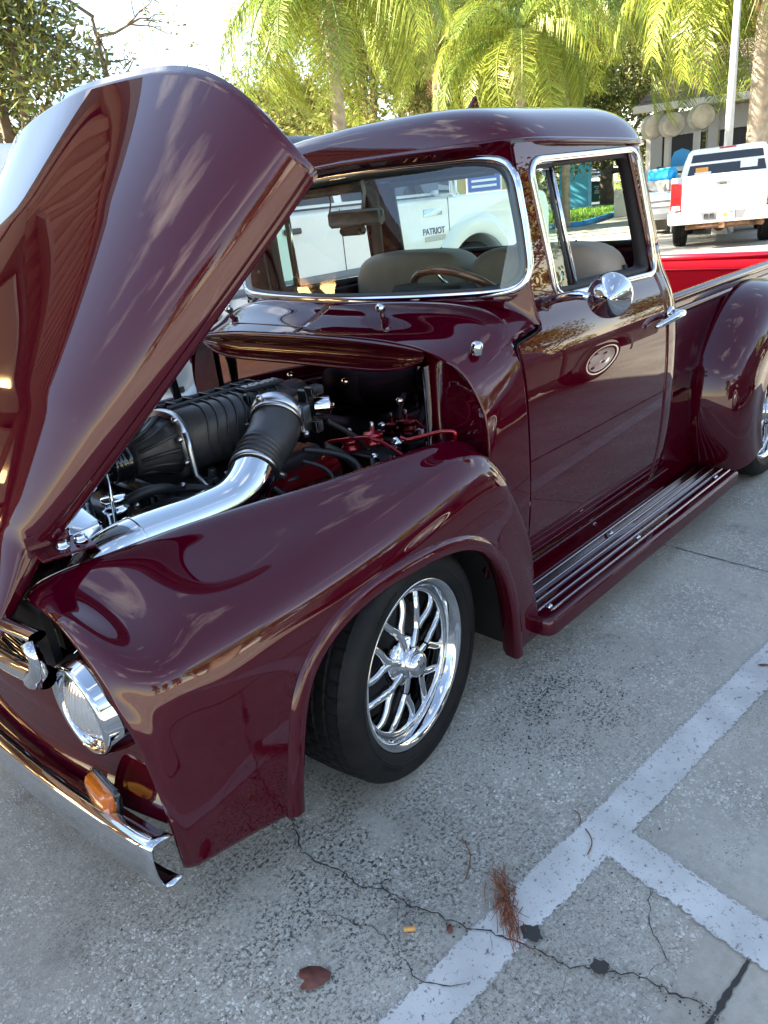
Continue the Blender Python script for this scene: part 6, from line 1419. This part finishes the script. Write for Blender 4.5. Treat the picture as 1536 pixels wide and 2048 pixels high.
def palm(az_, d, zt, lab, nf=22, sc=1.0, seed=0, skirt=False, lean=(0, 0), r0=.17, up=R(62), loc=None):
    p = polar(az_, d) if loc is None else Vector(loc); t = thing('palm_tree', lab, 'palm tree', p, 'palm trees along the lot'); random.seed(seed)
    path = spl([(p.x-lean[0], p.y-lean[1], 0), (p.x-lean[0]*.5, p.y-lean[1]*.6, zt*.5), (p.x, p.y, zt)], 40)
    MB().tube([tuple(q) for q in path], [r0*(1.15-.3*i/39)*(1+.05*(i % 2)) for i in range(40)], 12).build('trunk', 'palm_bark', t)
    for k in range(9):      # old leaf bases under the crown
        a = k*2.4; z = zt-.75+.08*k; c = Vector((p.x+math.cos(a)*r0*.8, p.y+math.sin(a)*r0*.8, z)); MB().tube([tuple(c), tuple(c+Vector((math.cos(a)*.10, math.sin(a)*.10, .28))), tuple(c+Vector((math.cos(a)*.26, math.sin(a)*.26, .52)))], [.10, .07, .03], 6).build('leaf_base', 'boot_bark', t)
    for k in range(nf):
        a = k*2.39996+random.uniform(-.2, .2); f_ = bpy.data.objects.new('frond', FR[(k*7+seed) % 5]); COL.objects.link(f_); f_.parent = t
        tilt = random.uniform(-.15, .75) if k < nf*.8 else random.uniform(-.6, -.2)
        f_.location = (0, 0, zt-.05+random.uniform(-.1, .15)); f_.rotation_euler = (random.uniform(-.15, .15), tilt, a); f_.scale = (sc*random.uniform(.85, 1.1),)*3
    for k in range(16 if skirt else 2):
        f_ = bpy.data.objects.new('dead_frond', FD); COL.objects.link(f_); f_.parent = t; f_.location = (0, 0, zt-.1-random.random()*(2.0 if skirt else .2)); f_.rotation_euler = (0, 1.15+random.uniform(-.1, .15), random.uniform(0, 6.28)); f_.scale = (.6, .5, .6)
    return t
palm(46.2, 20.5, 6.0, 'queen palm with a ringed pale trunk rising behind the hood', 34, 1.05, 1, lean=(.2, .1))
palm(33.9, 25, 5.3, 'queen palm directly above the truck roof', 32, 1.0, 2)
palm(19.2, 24.5, 5.75, 'queen palm with a thick trunk at the right edge of the picture', 34, 1.25, 3, r0=.26)
palm(39.4, 27, 7.4, 'palm with a hanging skirt of dead brown fronds', 20, 1.05, 4, skirt=True)
palm(31.0, 31, 6.9, 'tall palm whose fronds fill the gap between roof and car wash', 30, 1.25, 5, r0=.13)
palm(28.25, 74, 3.6, 'short rough-trunked palm far off through the door window', 14, .8, 6, r0=.5)
def crown_mesh(seed, n, rad, hgt, leaf=.16, light=.35, clumps=26, hole=.0):
    random.seed(seed); cl = []
    for k in range(clumps):
        a = random.uniform(0, 6.28); rr_ = rad*math.sqrt(random.random())*.85; z = hgt*(random.random()**.8); f = 1-.35*(z/hgt); cl.append((rr_*f*math.cos(a), rr_*f*math.sin(a), z, random.uniform(.20, .36)*rad))
    V = []; F = []; mi = []
    for k in range(n):
        c = cl[random.randrange(clumps)]; 
        while True:
            d = Vector((random.gauss(0, 1), random.gauss(0, 1), random.gauss(0, .75)))
            if d.length > .01: break
        d = d.normalized()*c[3]*(random.random()**.45); q = Vector(c[:3])+d
        u = Vector((random.gauss(0, 1), random.gauss(0, 1), random.gauss(0, 1))).normalized(); v = u.orthogonal().normalized(); s = leaf*random.uniform(.6, 1.3); i = len(V)
        V += [tuple(q-u*s*.6), tuple(q+v*s*.28), tuple(q+u*s*.6), tuple(q-v*s*.28)]; F.append((i, i+1, i+2, i+3)); mi.append(1 if random.random() < light else 0)
    me = bpy.data.meshes.new('crown'); me.from_pydata(V, [], F); me.update(); me.materials.append(MAT['oak_leaf']); me.materials.append(MAT['oak_leaf_light']); me.polygons.foreach_set('material_index', mi)
    return me, cl
CRN = [crown_mesh(21, 15000, 4.6, 6.2, .20), crown_mesh(22, 13000, 4.2, 5.4, .19, .45), crown_mesh(23, 9000, 3.6, 4.2, .18, .55)]
def oak(loc, lab, kind, z0=2.2, sc=1.0, rot=0.0, group='oak trees behind the lot'):
    t = thing('oak_tree', lab, 'tree', loc, group); me, cl = CRN[kind]; t.rotation_euler = (0, 0, rot)
    c = bpy.data.objects.new('crown', me); COL.objects.link(c); c.parent = t; c.location = (0, 0, z0); c.scale = (sc, sc, sc)
    tk = MB().tube([(0, 0, 0), (.15, .1, z0*.5), (0, .1, z0*.95), (.05, 0, z0+1.6*sc)], [.42*sc, .33*sc, .27*sc, .10*sc], 10).build('trunk', 'bark', t, world_coords=False)
    for k, q in enumerate(cl[:11]):
        b = Vector((0, .1, z0*(.7+.03*k))); e = Vector(q[:3])*sc+Vector((0, 0, z0)); m_ = b.lerp(e, .55)+Vector((0, 0, -.25*sc)); MB().tube([tuple(b), tuple(m_), tuple(e)], [.16*sc, .10*sc, .03*sc], 7).build('limb', 'bark', t, world_coords=False)
    return t
for i, (az_, d, k, z0, sc, lab) in enumerate(((67.5, 22, 0, .8, 1.0, 'sunlit olive-green oak at the left edge above the hood'), (52.0, 40, 2, .4, .9, 'small bushy tree in the gap between hood and first palm'), (44.5, 31, 0, 2.6, 1.0, 'spreading oak with bare curved limbs behind the first palm'), (37.0, 36, 0, 2.2, 1.05, 'dense oak behind the skirted palm'), (33.4, 42, 1, 3.0, 1.15, 'pale oak behind the palm over the roof'), (24.5, 42, 0, 2.4, 1.1, 'oak rising behind the car wash roof'), (17.5, 44, 1, 2.6, 1.2, 'oak behind the right-hand palm'), (48.2, 46, 1, 0.8, 1.0, 'low oak just right of the hood tip'), (50.5, 52, 0, 1.6, 1.15, 'tall dark oak far behind the hood tip'), (41.3, 50, 0, 2.0, 1.3, 'big dark oak between the first palm and the skirted palm'), (35.6, 55, 0, 2.0, 1.3, 'dark oak farther back over the truck roof'), (28.2, 54, 0, 2.6, 1.3, 'dark oak farther back above the door window'), (22.2, 58, 0, 2.4, 1.4, 'tall dark oak farther back above the car wash'))):
    oak(polar(az_, d), lab, k, z0, sc, i*1.3)
for i, (x_, y_, k, sc) in enumerate(((0, -30, 0, 1.0), (9, -27, 1, 1.0), (17, -29, 0, 1.1), (25, -26, 1, 1.1), (34, -24, 0, 1.2), (44, -20, 1, 1.2), (-9, -29, 1, 1.0), (-18, -26, 0, 1.0), (54, -12, 0, 1.3), (64, 0, 1, 1.3))):
    oak((x_, y_, 0), 'oak in the tree line across the lot, seen only mirrored in the paint', k, 1.6, sc, i*.9, 'mirrored tree line')
palm(0, 0, 6.0, 'queen palm across the lot, mirrored in the maroon paint', 22, 1.0, 8, loc=(13, -17, 0)); palm(0, 0, 5.4, 'second queen palm across the lot, mirrored in the maroon paint', 20, 1.0, 9, loc=(4.5, -19, 0))
# hedge-height bushes closing the horizon
for i, (az_, d, sc) in enumerate(((56, 48, .75), (41, 50, .8), (34, 52, .8), (47.5, 52, .8), (62, 40, .8), (71, 38, .8), (76, 36, .9), (21, 60, .9), (26.2, 78, .8), (31.5, 84, .9), (13, 52, 1))):
    t = thing('bush', ('rounded bush in the hedge line behind the lot'), 'bush', polar(az_, d), 'bushes in the hedge line'); me, cl = CRN[2]; c = bpy.data.objects.new('foliage', me); COL.objects.link(c); c.parent = t; c.scale = (sc, sc, sc*.75); c.location = (0, 0, -.4); t.rotation_euler = (0, 0, i*1.1)
# bare-twigged tree left of the hood
p = polar(61.0, 22); bt = thing('bare_tree', 'thin bare-branched tree against the sky left of the hood', 'tree', p); random.seed(31)
MB().tube([(p.x, p.y, 0), (p.x+.1, p.y, 3), (p.x, p.y+.1, 6.4)], [.16, .12, .04], 8).build('trunk', 'bark', bt)
lv = MB()
def twig_(b, d, L, r, depth):
    e = b+d*L; mid = b+d*L*.5+Vector((random.gauss(0, .06), random.gauss(0, .06), random.gauss(0, .06)))*L
    MB().tube([tuple(b), tuple(mid), tuple(e)], [r, r*.8, r*.55], 5).build('branch', 'bark', bt)
    if depth == 0:
        for _ in range(10):
            q = e+Vector((random.gauss(0, .22), random.gauss(0, .22), random.gauss(0, .18))); u = Vector((random.gauss(0, 1), random.gauss(0, 1), random.gauss(0, 1))).normalized()*.07; v = u.orthogonal()*.45; lv.add([tuple(q-u), tuple(q+v), tuple(q+u), tuple(q-v)], [(0, 1, 2, 3)])
        return
    for _ in range(3): twig_(b.lerp(e, random.uniform(.45, 1)), (d+Vector((random.gauss(0, .45), random.gauss(0, .45), random.gauss(.05, .35)))).normalized(), L*random.uniform(.55, .8), r*.6, depth-1)
for k in range(9): 
    a = random.uniform(0, 6.28); twig_(Vector((p.x, p.y, 3.2+k*.4)), Vector((math.cos(a), math.sin(a), random.uniform(.2, .7))).normalized(), random.uniform(1.0, 1.6), .045, 2)
lv.build('foliage', 'oak_leaf_light', bt, smooth=False)
# overhead wire
a, b = polar(58.5, 25, 12.0), polar(57.2, 27, 3.0); wr = MB().tube([tuple(a), tuple(a.lerp(b, .5)), tuple(b)], .012, 5); tag(wr.build('guy_wire', 'black_rubber'), 'thin guy wire against the blue sky above the hood', 'wire')
